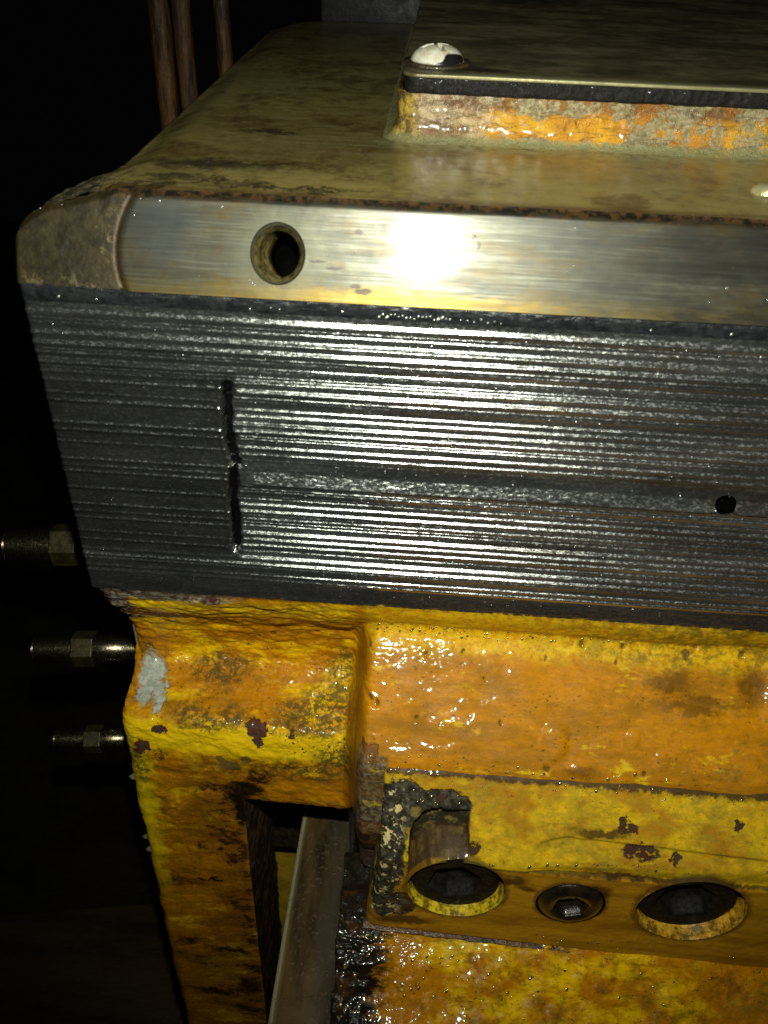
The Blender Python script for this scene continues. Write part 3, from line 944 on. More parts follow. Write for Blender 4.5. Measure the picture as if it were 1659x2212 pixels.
MAT['bore1'] = mat_bore("yellow_bore", (.62, .42, .01), (.88, .66, .02), -.3600)
MAT['bore'] = mat_bore("orange_bore", (.55, .27, .012), (.85, .48, .03), -.3480)
MAT['floorplate'] = mat_simple("oily_brown_floor_plate", (.015, .010, .003), (.065, .036, .008), .6, 0, 9, .004, .1, (.4, 1.6, 1))
MAT['capscrew'] = mat_simple("brown_oily_screw", (.010, .007, .005), (.030, .019, .011), .24, .3, 260, .0003, .5)
MAT['oilpaint'] = mat_simple("oil_glints_on_paint", (.35, .22, .05), (.60, .44, .16), .16, .75, 150, .00002, 1.0)  # beads added on the paint as glints, hence metallic


# ------------------------------------------------------------------ MACHINE TABLE (upper slide)
ZT = -0.0880                      # table top
ZB = -0.1172                      # foot of the front strip
TILT_DEG = 23.5
TILT = math.tan(math.radians(TILT_DEG))


def ins(arr, extra):
    return np.unique(np.round(np.concatenate([arr, extra]), 6))


def hole_warp(A, B, c, Rr, k=1.7):
    """turn the square of half-side Rr about c into a circle, fading out at k*Rr."""
    da, db = A - c[0], B - c[1]
    dinf = np.maximum(abs(da), abs(db))
    d2 = np.sqrt(da * da + db * db) + 1e-12
    t = np.clip((k * Rr - dinf) / ((k - 1) * Rr), 0, 1)
    t = np.where(dinf < Rr + 1e-7, 1, t)
    f = 1 + t * (dinf / d2 - 1)
    return c[0] + da * f, c[1] + db * f


def hole_keep(ca, cb, c, Rr):
    ma, mb = (ca[:-1] + ca[1:]) / 2, (cb[:-1] + cb[1:]) / 2
    return ~((abs(ma - c[0]) < Rr)[:, None] & (abs(mb - c[1]) < Rr)[None, :])


table = thing("machine_table", "steel machine table with bright slanted front strip, on top of the grooved yellow casting", "machine table", (0.0, 0.2, ZB))

# front strip face: coordinates x and height along the slope
XE = -0.1392
TH = (-0.0496, -0.1040)
TR = 0.0090
xs = ins(np.concatenate([np.linspace(XE, -.09, 90), np.linspace(-.09, .0, 140), np.linspace(.0, .26, 200)]), [TH[0] - TR, TH[0] + TR])
zs = ins(np.linspace(ZB, ZT, 60), [TH[1] - TR, TH[1] + TR])
A, B = np.meshgrid(xs, zs, indexing='ij')
A, B = hole_warp(A, B, TH, TR, 1.35)
n = fbm(np.stack([A, B, B * 0], -1), 130, 4, .6, seed=3)


def ear_top(x, yy=0.0):
    e = np.clip((-.104 - x) / (.0345), 0, 1)
    return ZT - .0010 * sstep(0, .1, e) - .0095 * e ** 1.2 - .0080 * e ** 9


lim = ear_top(A) + np.where(A < -.104, .0012, 0) * n
Zf = np.minimum(B, np.where(A < -.104, ZB + (B - ZB) * (lim - ZB) / (ZT - ZB), B))
Yf = (Zf - ZB) * TILT
Yf += .00006 * n
# round the upper edge and the left end, notch the joint between end piece and strip
Yf += .0020 * sstep(ZT - .0022, ZT, B)
joint = -.1025 + 20.4 * (Zf + .1065) ** 2
Yf += .0009 * np.exp(-((A - joint) / .0010) ** 2) + .0014 * (1 - sstep(-.0012, .0006, A - joint))
Yf += np.where(A < -.104, .00018 * fbm(np.stack([A, B, B * 0], -1), 300, 4, .6, seed=5), 0)
Yf += .006 * (1 - sstep(XE, XE + .004, A)) ** 2
P = np.stack([A, Yf, Zf], -1)
keep = hole_keep(xs, zs, TH, TR)
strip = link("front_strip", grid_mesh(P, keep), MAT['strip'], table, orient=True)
strip["label"] = "bright worn steel strip with oil-yellowed lower edge"

rw = np.random.RandomState(9)
dp = [((x, (zv - ZB) * TILT, zv), (0, -.9, .4)) for x, zv in zip(rw.uniform(-.13, .12, 22), rw.uniform(-.116, -.090, 22)) if math.hypot(x - TH[0], zv - TH[1]) > .011]
dp += [((TH[0] - .009 + .008 * k / 9, (TH[1] - .0095 - ZB) * TILT, TH[1] - .0078 - .0030 * math.sin(k / 9 * 2.6)), (0, -.9, .4)) for k in range(10)]
glint_beads("oil_glint_beads", dp, MAT['bead_metal'], table, .00018, .00050, 3, .5)
# threaded hole in the strip
nrm = Vector((0, -math.cos(math.radians(TILT_DEG)), math.sin(math.radians(TILT_DEG))))
hc = Vector((TH[0], (TH[1] - ZB) * TILT, TH[1]))
prof = [(TR * .90, -.0010), (TR * .86, -.0018)]
h = -.0022
while h > -.036:
    prof += [(TR * .75, h - .0008), (TR * .75, h - .0010), (TR * .85, h - .0019)]
    h -= .0019
hdepth = h
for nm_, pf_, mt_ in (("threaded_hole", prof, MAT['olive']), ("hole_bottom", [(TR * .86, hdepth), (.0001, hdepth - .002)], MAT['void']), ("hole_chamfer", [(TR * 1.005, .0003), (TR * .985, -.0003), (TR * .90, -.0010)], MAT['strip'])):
    me = lathe(pf_, 56, hc, nrm)
    for v in me.vertices:                                 # the bore is round on the slope as on the strip
        d = v.co - hc
        along = d.dot(nrm)
        up = Vector((0, math.sin(math.radians(TILT_DEG)), math.cos(math.radians(TILT_DEG))))
        v.co = hc + nrm * along + Vector((1, 0, 0)) * d.x + up * (d.dot(up) / math.cos(math.radians(TILT_DEG)))
    link(nm_, me, mt_, table)

# table top
ys = np.concatenate([np.linspace(0, 1, 60) ** 1.3 * .05, .05 + np.linspace(0, 1, 90)[1:] * .325])
YT0 = (ZT - ZB) * TILT + .0020


def left_edge(y):
    ear = XE + (.0265) * sstep(-.004, .036, y) ** .8
    rad = .03
    corner = np.where(y > .345 - .0, rad - np.sqrt(np.clip(rad ** 2 - (y - .345) ** 2, 0, None)), 0)
    return ear + corner


us = np.concatenate([np.linspace(0, .2, 90), np.linspace(.2, 1, 150)[1:]])
U, V = np.meshgrid(us, ys, indexing='ij')
Yt = YT0 + V
XL_ = left_edge(V)
Xt = XL_ + U * (.26 - XL_)
earf = (1 - sstep(.0, .040, V))
nz = fbm(np.stack([Xt, Yt, Yt * 0], -1), 170, 5, .6, seed=8)
chamfer = (1 - sstep(0, .016, Xt - XL_)) ** 1.2
Zt = ZT - np.where(Xt < -.104, (ZT - ear_top(Xt)), 0) * earf - chamfer * (.004 * (1 - earf))
edge_n = np.exp(-(Xt - XL_) / .004) + earf * (Xt < -.104)
Zt += .0016 * nz * edge_n * np.exp(-V / .06)
Xt = Xt + .0016 * np.exp(-(Xt - XL_) / .003) * fbm(np.stack([Xt * 0, Yt, Yt * 0], -1), 150, 4, .6, seed=4) * np.exp(-V / .08)
Zt += .00012 * fbm(np.stack([Xt, Yt, Yt * 0], -1), 60, 3, .5, seed=2)
P = np.stack([Xt, Yt, Zt], -1)
side = P[:1].copy()
side[..., 2] = ZB + .001
side[..., 0] = np.maximum(side[..., 0], XE + .002)
back = np.concatenate([side, P], 0)
bk = back[:, -1:].copy()
bk[..., 2] = ZB + .001
back = np.concatenate([back, bk], 1)
link("top_plate", grid_mesh(back), MAT['top'], table, orient=True)

# raised pad with a filleted foot, flaking orange paint
PY, PZ = 0.0915, -0.0706


def pad_mesh():
    prof = []                                              # (outward offset from wall, z)
    for k in range(9):
        a = k / 8 * math.pi / 2
        prof.append((.0075 * (1 - math.sin(a)), ZT + .0075 * (1 - math.cos(a)) - .0003))
    for k in range(1, 14):
        prof.append((0.0, ZT + .0072 + (PZ - ZT - .0072) * k / 13))
    # outline of the wall: right end -> front-left corner radius -> back
    rc = .007
    path = [(x, PY) for x in np.linspace(.26, -.0165 + rc, 330)]
    nor = [(0, -1)] * len(path)
    for k in range(1, 25):
        a = k / 24 * math.pi / 2
        path.append((-.0165 + rc - rc * math.sin(a), PY + rc - rc * math.cos(a)))
        nor.append((-math.sin(a), -math.cos(a)))
    for y in np.linspace(PY + rc, .37, 120)[1:]:
        path.append((-.0165, y))
        nor.append((-1, 0))
    path, nor, prof = np.array(path), np.array(nor), np.array(prof)
    P = np.zeros((len(path), len(prof), 3))
    P[..., 0] = path[:, None, 0] + nor[:, None, 0] * prof[None, :, 0]
    P[..., 1] = path[:, None, 1] + nor[:, None, 1] * prof[None, :, 0]
    P[..., 2] = prof[None, :, 1]
    d = .0008 * fbm(P, 120, 5, .6, seed=6) + .0005 * fbm(P, 420, 3, .6, seed=9)
    P[..., 0] += nor[:, None, 0] * d
    P[..., 1] += nor[:, None, 1] * d
    return grid_mesh(P, flip=True)


link("raised_pad", pad_mesh(), MAT['pad'], table, orient=True)

# ------------------------------------------------------------------ cover plate on the pad
cover = thing("cover_plate", "dark flat cover sheet on the raised orange pad, held by the cream domed screw", "cover plate", (.12, .2, PZ))


def slab(z0, z1, yf, xl, rc, amp, seed, nb=4, xr=.26, yb=.39):
    path, nor = [], []
    for x in np.linspace(xr, xl + rc, 420):
        path.append((x, yf)); nor.append((0, -1))
    for k in range(1, 17):
        a = k / 16 * math.pi / 2
        path.append((xl + rc - rc * math.sin(a), yf + rc - rc * math.cos(a))); nor.append((-math.sin(a), -math.cos(a)))
    for y in np.linspace(yf + rc, yb, 100)[1:]:
        path.append((xl, y)); nor.append((-1, 0))
    path, nor = np.array(path), np.array(nor)
    b = min(.0008, (z1 - z0) / 3)
    prof = [(-.004, z0), (-b, z0)] + [(-b * (1 - math.sin(a)), z0 + b - b * math.cos(a)) for a in (0.8, 1.57)]
    prof += [(0, z0 + (z1 - z0) * t) for t in (.35, .5, .65)]
    prof += [(-b * (1 - math.cos(a)), z1 - b + b * math.sin(a)) for a in (0.0, .6, 1.1, 1.57)]
    prof = np.array(prof)
    P = np.zeros((len(path), len(prof), 3))
    P[..., 0] = path[:, None, 0] + nor[:, None, 0] * prof[None, :, 0]
    P[..., 1] = path[:, None, 1] + nor[:, None, 1] * prof[None, :, 0]
    P[..., 2] = prof[None, :, 1]
    d = amp * fbm(P, 260, 4, .6, seed=seed)
    P[..., 0] += nor[:, None, 0] * d
    P[..., 1] += nor[:, None, 1] * d
    # top sheet: collapse inward to the far right corner
    steps = []
    tgt = np.array([xr, yb])
    last = P[:, -1]
    for t in (.01, .03, .08, .2, .45, 1.0):
        q = last.copy()
        q[:, 0] = last[:, 0] + (tgt[0] - last[:, 0]) * t
        q[:, 1] = last[:, 1] + (tgt[1] - last[:, 1]) * t
        q[:, 2] = z1
        steps.append(q[:, None])
    P = np.concatenate([P] + steps, 1)
    return grid_mesh(P, flip=True)


link("plate", slab(-.0653, -.0639, .0880, -.0150, .006, .00015, 3), MAT['cover'], cover, orient=True)
gk = link("gasket", slab(PZ - .0002, -.0651, .0886, -.0145, .006, .0013, 5), MAT['gasket'], cover, orient=True)
gk["label"] = "ragged tarry black gasket squeezed out under the plate"

# domed screw
sc_c = (-.0025, .1110, -.0639)
dome = [(.0001, .0068), (.0020, .0067), (.0045, .0063), (.0070, .0053), (.0090, .0037), (.0102, .0018), (.0106, .0005), (.0104, -.0002)]
me = lathe([(r, h) for r, h in dome], 56, sc_c, (0, 0, 1))
import bmesh
m_ = M("worn_cream_dome")
n_ = m_.noise(260, 4, .65)
c_ = m_.mix(m_.mr(n_, .35, .6), (.62, .56, .38), (.80, .78, .66))
tar = m_.blobs([((.0035, .1015, -.0615), (.0042, .006, .0028)), ((.0075, .104, -.0612), (.0035, .006, .0022)), ((.001, .1005, -.0632), (.0040, .006, .0012))], amt=.0016, scale=420, soft=.2)
ring_ = m_.mr(m_.z, -.0620, -.0634)
c_ = m_.mix(m_.mul(ring_, .75), c_, (.10, .07, .02))
c_ = m_.mix(tar, c_, (.012, .012, .012))
m_.set(base=c_, rough=.30, coat=.4, coatr=.1)
m_.bump((n_, .0003, .7))
MAT['dome'] = m_.m
# cross slots cut into the crown
bm = bmesh.new(); bm.from_mesh(me)
bmesh.ops.subdivide_edges(bm, edges=bm.edges[:], cuts=2, use_grid_fill=True)
for v in bm.verts:
    dx, dy = v.co.x - sc_c[0], v.co.y - sc_c[1]
    ca, sa = math.cos(.35), math.sin(.35)
    a, b = ca * dx + sa * dy, -sa * dx + ca * dy
    r = math.hypot(dx, dy)
    if (abs(a) < .0011 or abs(b) < .0011) and r < .0062:
        v.co.z -= .0026 * (1 - r / .0062) ** .4
bm.to_mesh(me); bm.free()
scr = link("domed_screw", me, MAT['dome'], cover)
scr["label"] = "cream painted domed screw head with cross slots and black smear"
link("washer", lathe([(.0100, .0008), (.0128, .0008), (.0131, .0004), (.0131, -.0003)], 56, (sc_c[0], sc_c[1], -.0637), (0, 0, 1)), MAT['iron'], cover)

# small brass plug at the right edge of the table top
pl = link("brass_plug", lathe([(.0001, .0030), (.0030, .0028), (.0050, .0018), (.0058, .0006), (.0060, -.0010)], 40, (.1130, .0440, ZT), (0, .25, 1)), MAT['brass'])
pl["label"] = "small shiny brass plug on the table top at the right border"
pl["category"] = "plug"

# ------------------------------------------------------------------ YELLOW CASTING with the grooved way
cast = thing("yellow_casting", "yellow painted cast-iron body with corner leg and grooved steel face under the machine table", "machine casting", (0, .03, -.75))
X0, X1 = -.1358, .26
ZS0, ZS1 = -.2503, -.1225
DH = (.1138, -.1877)
DR = .0039
xs = ins(np.concatenate([np.linspace(X0, -.085, 60), np.linspace(-.085, -.05, 90), np.linspace(-.05, .17, 220), np.linspace(.17, .27, 40)]), [DH[0] - DR, DH[0] + DR])
zs = ins(np.linspace(ZS0, ZS1, 560), [DH[1] - DR, DH[1] + DR])
A, B = np.meshgrid(xs, zs, indexing='ij')
rg = np.random.RandomState(12)


def groove_profile(lines, z):
    """sum of asymmetric cutter ridges: steep upward facet, slow underside."""
    h = np.zeros_like(z)
    for zc, wd, am in lines:
        t = (z - zc) / wd
        h += am * np.where(t > 0, np.exp(-(t * 1.25) ** 2), np.exp(-(t * .85) ** 2))
    return h


right = []
z = -.1262
while z > -.2405:
    if -.1925 < z < -.1800:                               # flat dark lane, then the rough grey lane
        z -= .0015
        continue
    k = rg.rand()
    wd = .00055 + .0005 * rg.rand() + (.0004 if z > -.155 else 0)
    right.append((z, wd, wd * (.75 + .55 * k)))
    for _q in range(rg.randint(0, 3)):
        right.append((z - wd * (1.5 + 1.9 * rg.rand()), wd * .38, wd * (.22 + .2 * rg.rand())))
    z -= (.0034 + .0012 * rg.rand()) if z > -.155 else (.0026 + .0010 * rg.rand())


def zpix(y, x=350):       # heights measured down the left part of the face, frame pixels -> metres (vertical face)
    return -.1211 - (y - 640 - (x - 35) * .05) * (.1282 / 625.0)


left = []
for y, s in ((677, .5), (735, .9), (752, .6), (772, 1), (790, .5), (805, .9), (830, .5), (845, 1), (890, .9), (905, .8), (930, .6), (967, .9), (982, .8),
             (995, .9), (1032, 1), (1070, .9), (1087, .7), (1102, .9), (1135, .8), (1155, .8), (1202, 1), (1220, .5), (1232, .6), (1246, .8), (1260, .7)):
    left.append((zpix(y), .00045 + .0002 * s, .00042 * s))
Bw = B + .00035 * fbm(np.stack([A, A * 0, B * 0], -1), 9, 3, .6, seed=5)
hr = groove_profile(right, Bw)
hl = 1.35 * groove_profile(left, Bw)
GX = -.0700 - .0035 * (B + .147) / -.078 * 0 + .0014 * fbm(np.stack([B, B * 0, B * 0], -1), 230, 3, .6)
inside = sstep(-.1450, -.1490, B) * (1 - sstep(-.2270, -.2310, B))
# above and below the gouge the long grooves run right through to the left end
mixr = sstep(-.002, .001, A - GX)
mixr = 1 - inside * (1 - mixr)
thru = groove_profile([r for r in right if r[0] > -.148 or r[0] < -.229], B)
H = inside * (mixr * hr + (1 - mixr) * hl) + (1 - inside) * (hr * sstep(-.10, -.02, A) + (1 - sstep(-.10, -.02, A)) * (.55 * thru + .6 * hl))
H *= np.clip(.86 + .28 * fbm(np.stack([A, B * 0, B], -1), 40, 4, .65, stretch=(.35, 1, 9), seed=3), .15, 1.5)
# vertical gouge where the cutter stopped
gw = .0017 + .0005 * fbm(np.stack([A * 0, B * 0, B], -1), 160, 3, .6, seed=7)
gz = sstep(-.1455, -.152, B) * (1 - sstep(-.2235, -.2275, B))
slant = GX + .0013 + (B + .147) * .018 + .0016 * (sstep(-.172, -.184, B) - sstep(-.184, -.1855, -(-B)) * 0) * (B > -.1850) - .0002
g = np.exp(-((A - slant) / gw) ** 4) * gz
H = H * (1 - .8 * g) - .0030 * g + .00030 * np.exp(-((A - slant + .0033) / .0008) ** 2) * gz
# rough lane and smooth band along the foot
lt = np.clip((-.1862 - B) / .0048, 0, 1)                   # 0 at the lane's top, 1 at its lip
lane = sstep(-.068, -.060, A) * (B < -.1862) * (B > -.1922)
H = H * (1 - lane) + lane * (.0018 * lt * (1 - sstep(-.1912, -.1922, B)) + .00022 * fbm(np.stack([A, B * 0, B], -1), 800, 2, .6, seed=2))
H *= sstep(-.2430, -.2395, B)
H += .00012 * fbm(np.stack([A, B * 0, B], -1), 500, 3, .6, stretch=(.3, 1, 1), seed=1)
# burrs and rounded left end
Y = -H + .0004
Y += .0035 * (1 - sstep(X0, X0 + .0016, A)) ** 2
Y += .0015 * (1 - sstep(ZS0, ZS0 + .0012, B)) * fbm(np.stack([A, B * 0, B * 0], -1), 350, 3, .6, seed=4) ** 2
A2, B2 = hole_warp(A, B, DH, DR, 1.6)
xl = X0 - (B + .186) * .010 + .0005 * fbm(np.stack([A * 0, B * 0, B], -1), 170, 4, .6, seed=6)
A2 = A2 + (xl - X0) * (1 - sstep(X0, X0 + .01, A))
P = np.stack([A2, Y, B2], -1)
sd = P[:1].copy(); sd[..., 1] = .09
P2 = np.concatenate([sd, P], 0)
kp = np.concatenate([np.ones((1, len(zs) - 1), bool), hole_keep(xs, zs, DH, DR)], 0)
way = link("grooved_face", grid_mesh(P2, kp), MAT['scraped'], cast, orient=True)
way["label"] = "bare steel face ploughed with long horizontal grooves"
link("drilled_hole", lathe([(DR * 1.01, .0000), (DR, -.0006), (DR * .97, -.022), (.0001, -.023)], 32, (DH[0], .0002, DH[1]), (0, -1, 0)), MAT['void'], cast)

# black oily joint between casting and table
zz = np.linspace(0, 1, 22)
xs = np.linspace(-.1375, .26, 420)
A, T = np.meshgrid(xs, zz, indexing='ij')
Z = ZS1 - .0008 + T * (ZB - ZS1 + .0012)
Yj = .0016 + .0006 * np.sin(T * math.pi) * -1 + .00035 * fbm(np.stack([A, T * .01, Z], -1), 500, 4, .6, seed=4)
Yj += .004 * (1 - sstep(-.1375, -.1355, A))
Pj = np.stack([A, Yj, Z], -1)
jt = link("oily_joint", grid_mesh(Pj), MAT['seam'], cast, orient=True)
rw = np.random.RandomState(5)
bb = [((x, float(-.0002 - .0004 * rw.rand()), zv), (0, -1, .5)) for x, zv in zip(rw.normal(.01, .06, 800), rw.uniform(-.246, -.124, 800)) if -.13 < x < .18]
glint_beads("steel_glint_beads", bb, MAT['glint'], cast, .00011, .00028, 5, .6)  # steel beads added to make the face glitter
dp = []
for x in list(np.arange(-.016, .008, .0013)) + list(np.arange(.011, .026, .0022)) + list(rw.uniform(-.13, .12, 9)):
    dp.append(((x, .0006 + rw.uniform(0, .0006), -.1212 + rw.uniform(-.0006, .0006)), (0, -1, .35)))
for x, zv in zip(rw.uniform(-.085, .12, 30), rw.uniform(-.140, -.123, 30)):
    dp.append(((x, .0, zv), (0, -1, .4)))
glint_beads("oil_glint_beads", dp, MAT['bead_metal'], cast, .00028, .00055, 3)

# cast body: profile (Y, Z) keys swept along X, left bay and right bay
KL = [(.0006, -.2498), (.0040, -.2590), (.0120, -.2720), (.0215, -.2840), (.0285, -.2990), (.0310, -.3120), (.0280, -.3200), (.0160, -.3255),
      (.0040, -.3290), (-.0010, -.3318), (-.0030, -.3365), (-.0036, -.3450), (-.0042, -.3650), (-.0040, -.3820), (-.0015, -.3875), (.010, -.3890), (.080, -.392)]
KG = KL[:12] + [(-.0046, -.3700), (-.0054, -.4100), (-.0060, -.4800), (-.0064, -.6000), (-.0070, -.7500)]
KR = [(.0006, -.2498), (.0018, -.2560), (.0042, -.2620), (.0056, -.2655), (.0040, -.2690), (-.0010, -.2738), (-.0060, -.2785), (-.0115, -.2840),
      (-.0175, -.2896), (-.0235, -.2950), (-.0285, -.2998), (-.0330, -.3042), (-.0358, -.3085), (-.0368, -.3130), (-.0366, -.3400), (-.0360, -.3640), (-.030, -.3800)]
NSUB = 22


def catmull(K, n):
    K = np.array(K)
    out = []
    for i in range(len(K) - 1):
        p0, p1, p2, p3 = K[max(i - 1, 0)], K[i], K[i + 1], K[min(i + 2, len(K) - 1)]
        ln = np.linalg.norm(p2 - p1)
        t0 = (p2 - p0) / (np.linalg.norm(p2 - p1) + np.linalg.norm(p1 - p0) + 1e-9) * ln
        t1 = (p3 - p1) / (np.linalg.norm(p3 - p2) + np.linalg.norm(p2 - p1) + 1e-9) * ln
        for k in range(n):
            t = k / n
            out.append((2 * t ** 3 - 3 * t ** 2 + 1) * p1 + (t ** 3 - 2 * t ** 2 + t) * t0 + (-2 * t ** 3 + 3 * t ** 2) * p2 + (t ** 3 - t ** 2) * t1)
    out.append(K[-1])
    return np.array(out)


PL, PG, PR = catmull(KL, NSUB), catmull(KG, NSUB), catmull(KR, NSUB)
ns = len(PL)
XLG = -.0775
xs = np.concatenate([np.linspace(-.1338, -.128, 14), np.linspace(-.1275, XLG, 110), [XLG + .00002], np.linspace(XLG + .0005, -.027, 105), np.linspace(-.0265, -.012, 44), np.linspace(-.0115, .19, 400), np.linspace(.192, .26, 30)])
nx = len(xs)
wr = sstep(-.0275, -.0125, xs)
Yc = np.zeros((nx, ns)); Zc = np.zeros((nx, ns))
for i, x in enumerate(xs):
    a = PG if x <= XLG else PL
    Yc[i] = a[:, 0] * (1 - wr[i]) + PR[:, 0] * wr[i]
    Zc[i] = a[:, 1] * (1 - wr[i]) + PR[:, 1] * wr[i]
Xc = np.repeat(xs[:, None], ns, 1)
P = np.stack([Xc, Yc, Zc], -1)


def normals(P):
    du = np.gradient(P, axis=0)
    dv = np.gradient(P, axis=1)
    N = np.cross(dv, du)
    N /= np.linalg.norm(N, axis=-1, keepdims=True) + 1e-12
    return N


# outward normals from the profile alone
dv = np.gradient(P, axis=1)
N = np.stack([dv[..., 0] * 0, dv[..., 2], -dv[..., 1]], -1)
N /= np.linalg.norm(N, axis=-1, keepdims=True) + 1e-12
top_fade = sstep(0, 14, np.arange(ns))[None, :]
Q = P.copy()
wk = wr[:, None]
d = (.0021 - .0009 * wk) * fbm(Q, 42, 4, .55, stretch=(.6, 1, 1), seed=2) + (.0011 - .0009 * wk) * fbm(Q, 130, 4, .6, stretch=(.7, 1, 1), seed=5) + (.00035 - .00025 * wk) * fbm(Q, 480, 3, .6, seed=8)
d += .0012 * fbm(Q, 210, 3, .6, stretch=(.45, 1, 1.3), seed=12) * (Q[..., 2] < -.26) * (Q[..., 2] > -.32) * (1 - wr[:, None]) * 1.0
# cast pits and lumps (x, z, radius, depth)
PITS = globals().get("PITS_LIST", [])
for px, pz, pr, pd in PITS:
    rr = np.sqrt((Q[..., 0] - px) ** 2 + (Q[..., 2] - pz) ** 2) / pr
    d += -pd * np.exp(-rr ** 4) + .15 * pd * np.exp(-((rr - 1.25) / .35) ** 2)
for px, pz, ax, az, pd in ((.126, -.2835, .018, .0022, .0016), (.126, -.2875, .014, .0030, -.0014), (.149, -.2790, .006, .007, .0020), (.110, -.2790, .010, .0035, -.0011), (.076, -.3050, .007, .0024, -.0012)):
    d += -pd * np.exp(-((Q[..., 0] - px) / ax) ** 2 - ((Q[..., 2] - pz + .12 * (Q[..., 0] - px)) / az) ** 2) * (1 + .5 * fbm(Q, 200, 3, .6, seed=31))
d *= .25 + .75 * top_fade
# the sheared left end of the casting: chips lost above, gap behind the yellow lip
P = Q + N * d[..., None]
P[..., 0] -= .0022 * np.exp(-((xs + .0155) / .004) ** 2)[:, None] * sstep(.2675, .275, -Zc)
le = np.clip((-.1338 + .006 - Xc) / .006, 0, 1)            # rounding at the left end
P[..., 1] += .006 * (1 - np.sqrt(np.clip(1 - le ** 2, 0, 1)))
jag = .0016 * fbm(np.stack([Xc * 0, Zc, Zc * 0], -1), 240, 4, .65, seed=4) + .0012 * fbm(np.stack([Xc * 0, Zc, Zc * 0], -1), 60, 3, .6, seed=9)
P[..., 0] += jag * np.exp(-(Xc + .1338) / .004)
sd = P[:1].copy(); sd[..., 1] += .05; sd[..., 0] += .004
P = np.concatenate([sd, P], 0)
keep = np.ones((P.shape[0] - 1, ns - 1), bool)
icol = int(np.argmin(abs(xs - XLG))) + 1
keep[icol, 11 * NSUB:] = False
Nn = sheet_normals(P)
Xp, Zp = P[..., 0], P[..., 2]
m1 = (Xp > -.015) & (Xp < .045) & (Zp < -.2630) & (Zp > -.2700)
m2 = (Xp > .045) & (Xp < .10) & (Zp < -.2620) & (Zp > -.2680)
m3 = (Xp > -.125) & (Xp < -.025) & (Zp < -.3090) & (Zp > -.3150)
m4 = (Xp > -.055) & (Xp < -.021) & (Zp < -.3330) & (Zp > -.3450)
m5 = (Xp > -.018) & (Xp < .19) & (Zp < -.27) & (Zp > -.303)
m6 = (Xp > -.022) & (Xp < .12) & (Zp < -.3030) & (Zp > -.3075)
m7 = (Xp > -.13) & (Xp < -.03) & (Zp < -.252) & (Zp > -.345)
pts = pick(P, Nn, m1, 75, 1) + pick(P, Nn, m2, 26, 2) + pick(P, Nn, m3, 22, 3) + pick(P, Nn, m4, 45, 4) + pick(P, Nn, m6, 26, 6) + pick(P, Nn, m7, 10, 7)
glint_beads("oil_glint_beads", pts, MAT['oilpaint'], cast, .00028, .00080, 9, .40)
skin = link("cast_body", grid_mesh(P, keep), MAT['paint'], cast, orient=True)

# flat machined end seen behind the broken yellow lip
link("machined_end", box_mesh(-.1345, -.1275, .034, .09, -.345, -.250, .0006), MAT['grey'], cast)

# loose pale paint flakes on the leg's outer edge
for fx, fz, fs in ((-.1352, -.3800, .0042), (-.1356, -.4320, .0034), (-.1352, -.4440, .0040)):
    tri = [(0, 0), (fs * .9, -fs * .5), (fs * .55, fs * .9), (-fs * .15, fs * .55)]
    link("paint_flake", prism(tri, -.0002, .0002, (fx, .0, fz), (.15, -1, .1), 0, .4), MAT['grey'], cast, smooth=False)

# inner side of the leg (turned to the opening)
yy = np.linspace(-.0050, .060, 40)
zz = np.linspace(-.362, -.75, 150)
Yg, Zg = np.meshgrid(yy, zz, indexing='ij')
Pw = np.stack([Yg * 0 + XLG, Yg, Zg], -1)
dd = .0022 * fbm(Pw, 60, 4, .6, seed=3) + .001 * fbm(Pw, 260, 3, .6, seed=5)
Pw[..., 0] += dd - .0012
Pw[..., 1] += .0002
link("leg_side", grid_mesh(Pw), MAT['legside'], cast, orient=True)

# ------------------------------------------------------------------ clamp block with counterbored bolts
block = thing("clamp_block", "yellow clamp block with three sunken socket screws, bolted below the sloping casting panel", "clamp block", (.12, -.04, -.40))
BY = -.0585                                                # front face
BXL = -.0062
KB = [(-.020, -.3075), (-.0352, -.3078), (-.0372, -.3092), (-.0575, -.3405), (-.0585, -.3430), (-.0585, -.3945), (-.0570, -.3965), (-.030, -.397)]
segn = [4, 3, 46, 4, 96, 4, 4]
PBk = []
KBa = np.array(KB)
for i, nn in enumerate(segn):
    for k in range(nn):
        PBk.append(KBa[i] + (KBa[i + 1] - KBa[i]) * k / nn)
PBk.append(KBa[-1])
PBk = np.array(PBk)
sl = np.concatenate([[0], np.cumsum(np.linalg.norm(np.diff(PBk, axis=0), axis=1))])   # arc length
HOLES = [(.0278, -.3590, .0213), (.0780, -.3630, .0150), (.1295, -.3618, .0232)]      # x, z, radius
ZF0, ZF1 = -.3425, -.3945


def zmap(x, z):
    """the front face of the block grows taller to the right"""
    zt, zb = ZF0 + .062 * x, ZF1 - .070 * x
    face = zb + (z - ZF1) / (ZF0 - ZF1) * (zt - zb)
    bev = z + (zt - ZF0) * np.clip((-.3085 - z) / (-.3085 - ZF0), 0, 1)
    low = z + (zb - ZF1)
    return np.where(z > ZF0, bev, np.where(z > ZF1, face, low))


def zunmap(x, z):
    zt, zb = ZF0 + .062 * x, ZF1 - .070 * x
    return ZF1 + (z - zb) / (zt - zb) * (ZF0 - ZF1), (ZF0 - ZF1) / (zt - zb)


def s_of_z(zv):
    i = len(PBk) - 1 - np.searchsorted(PBk[::-1, 1], zv)
    return float(np.interp(-zv, -PBk[:, 1], sl))


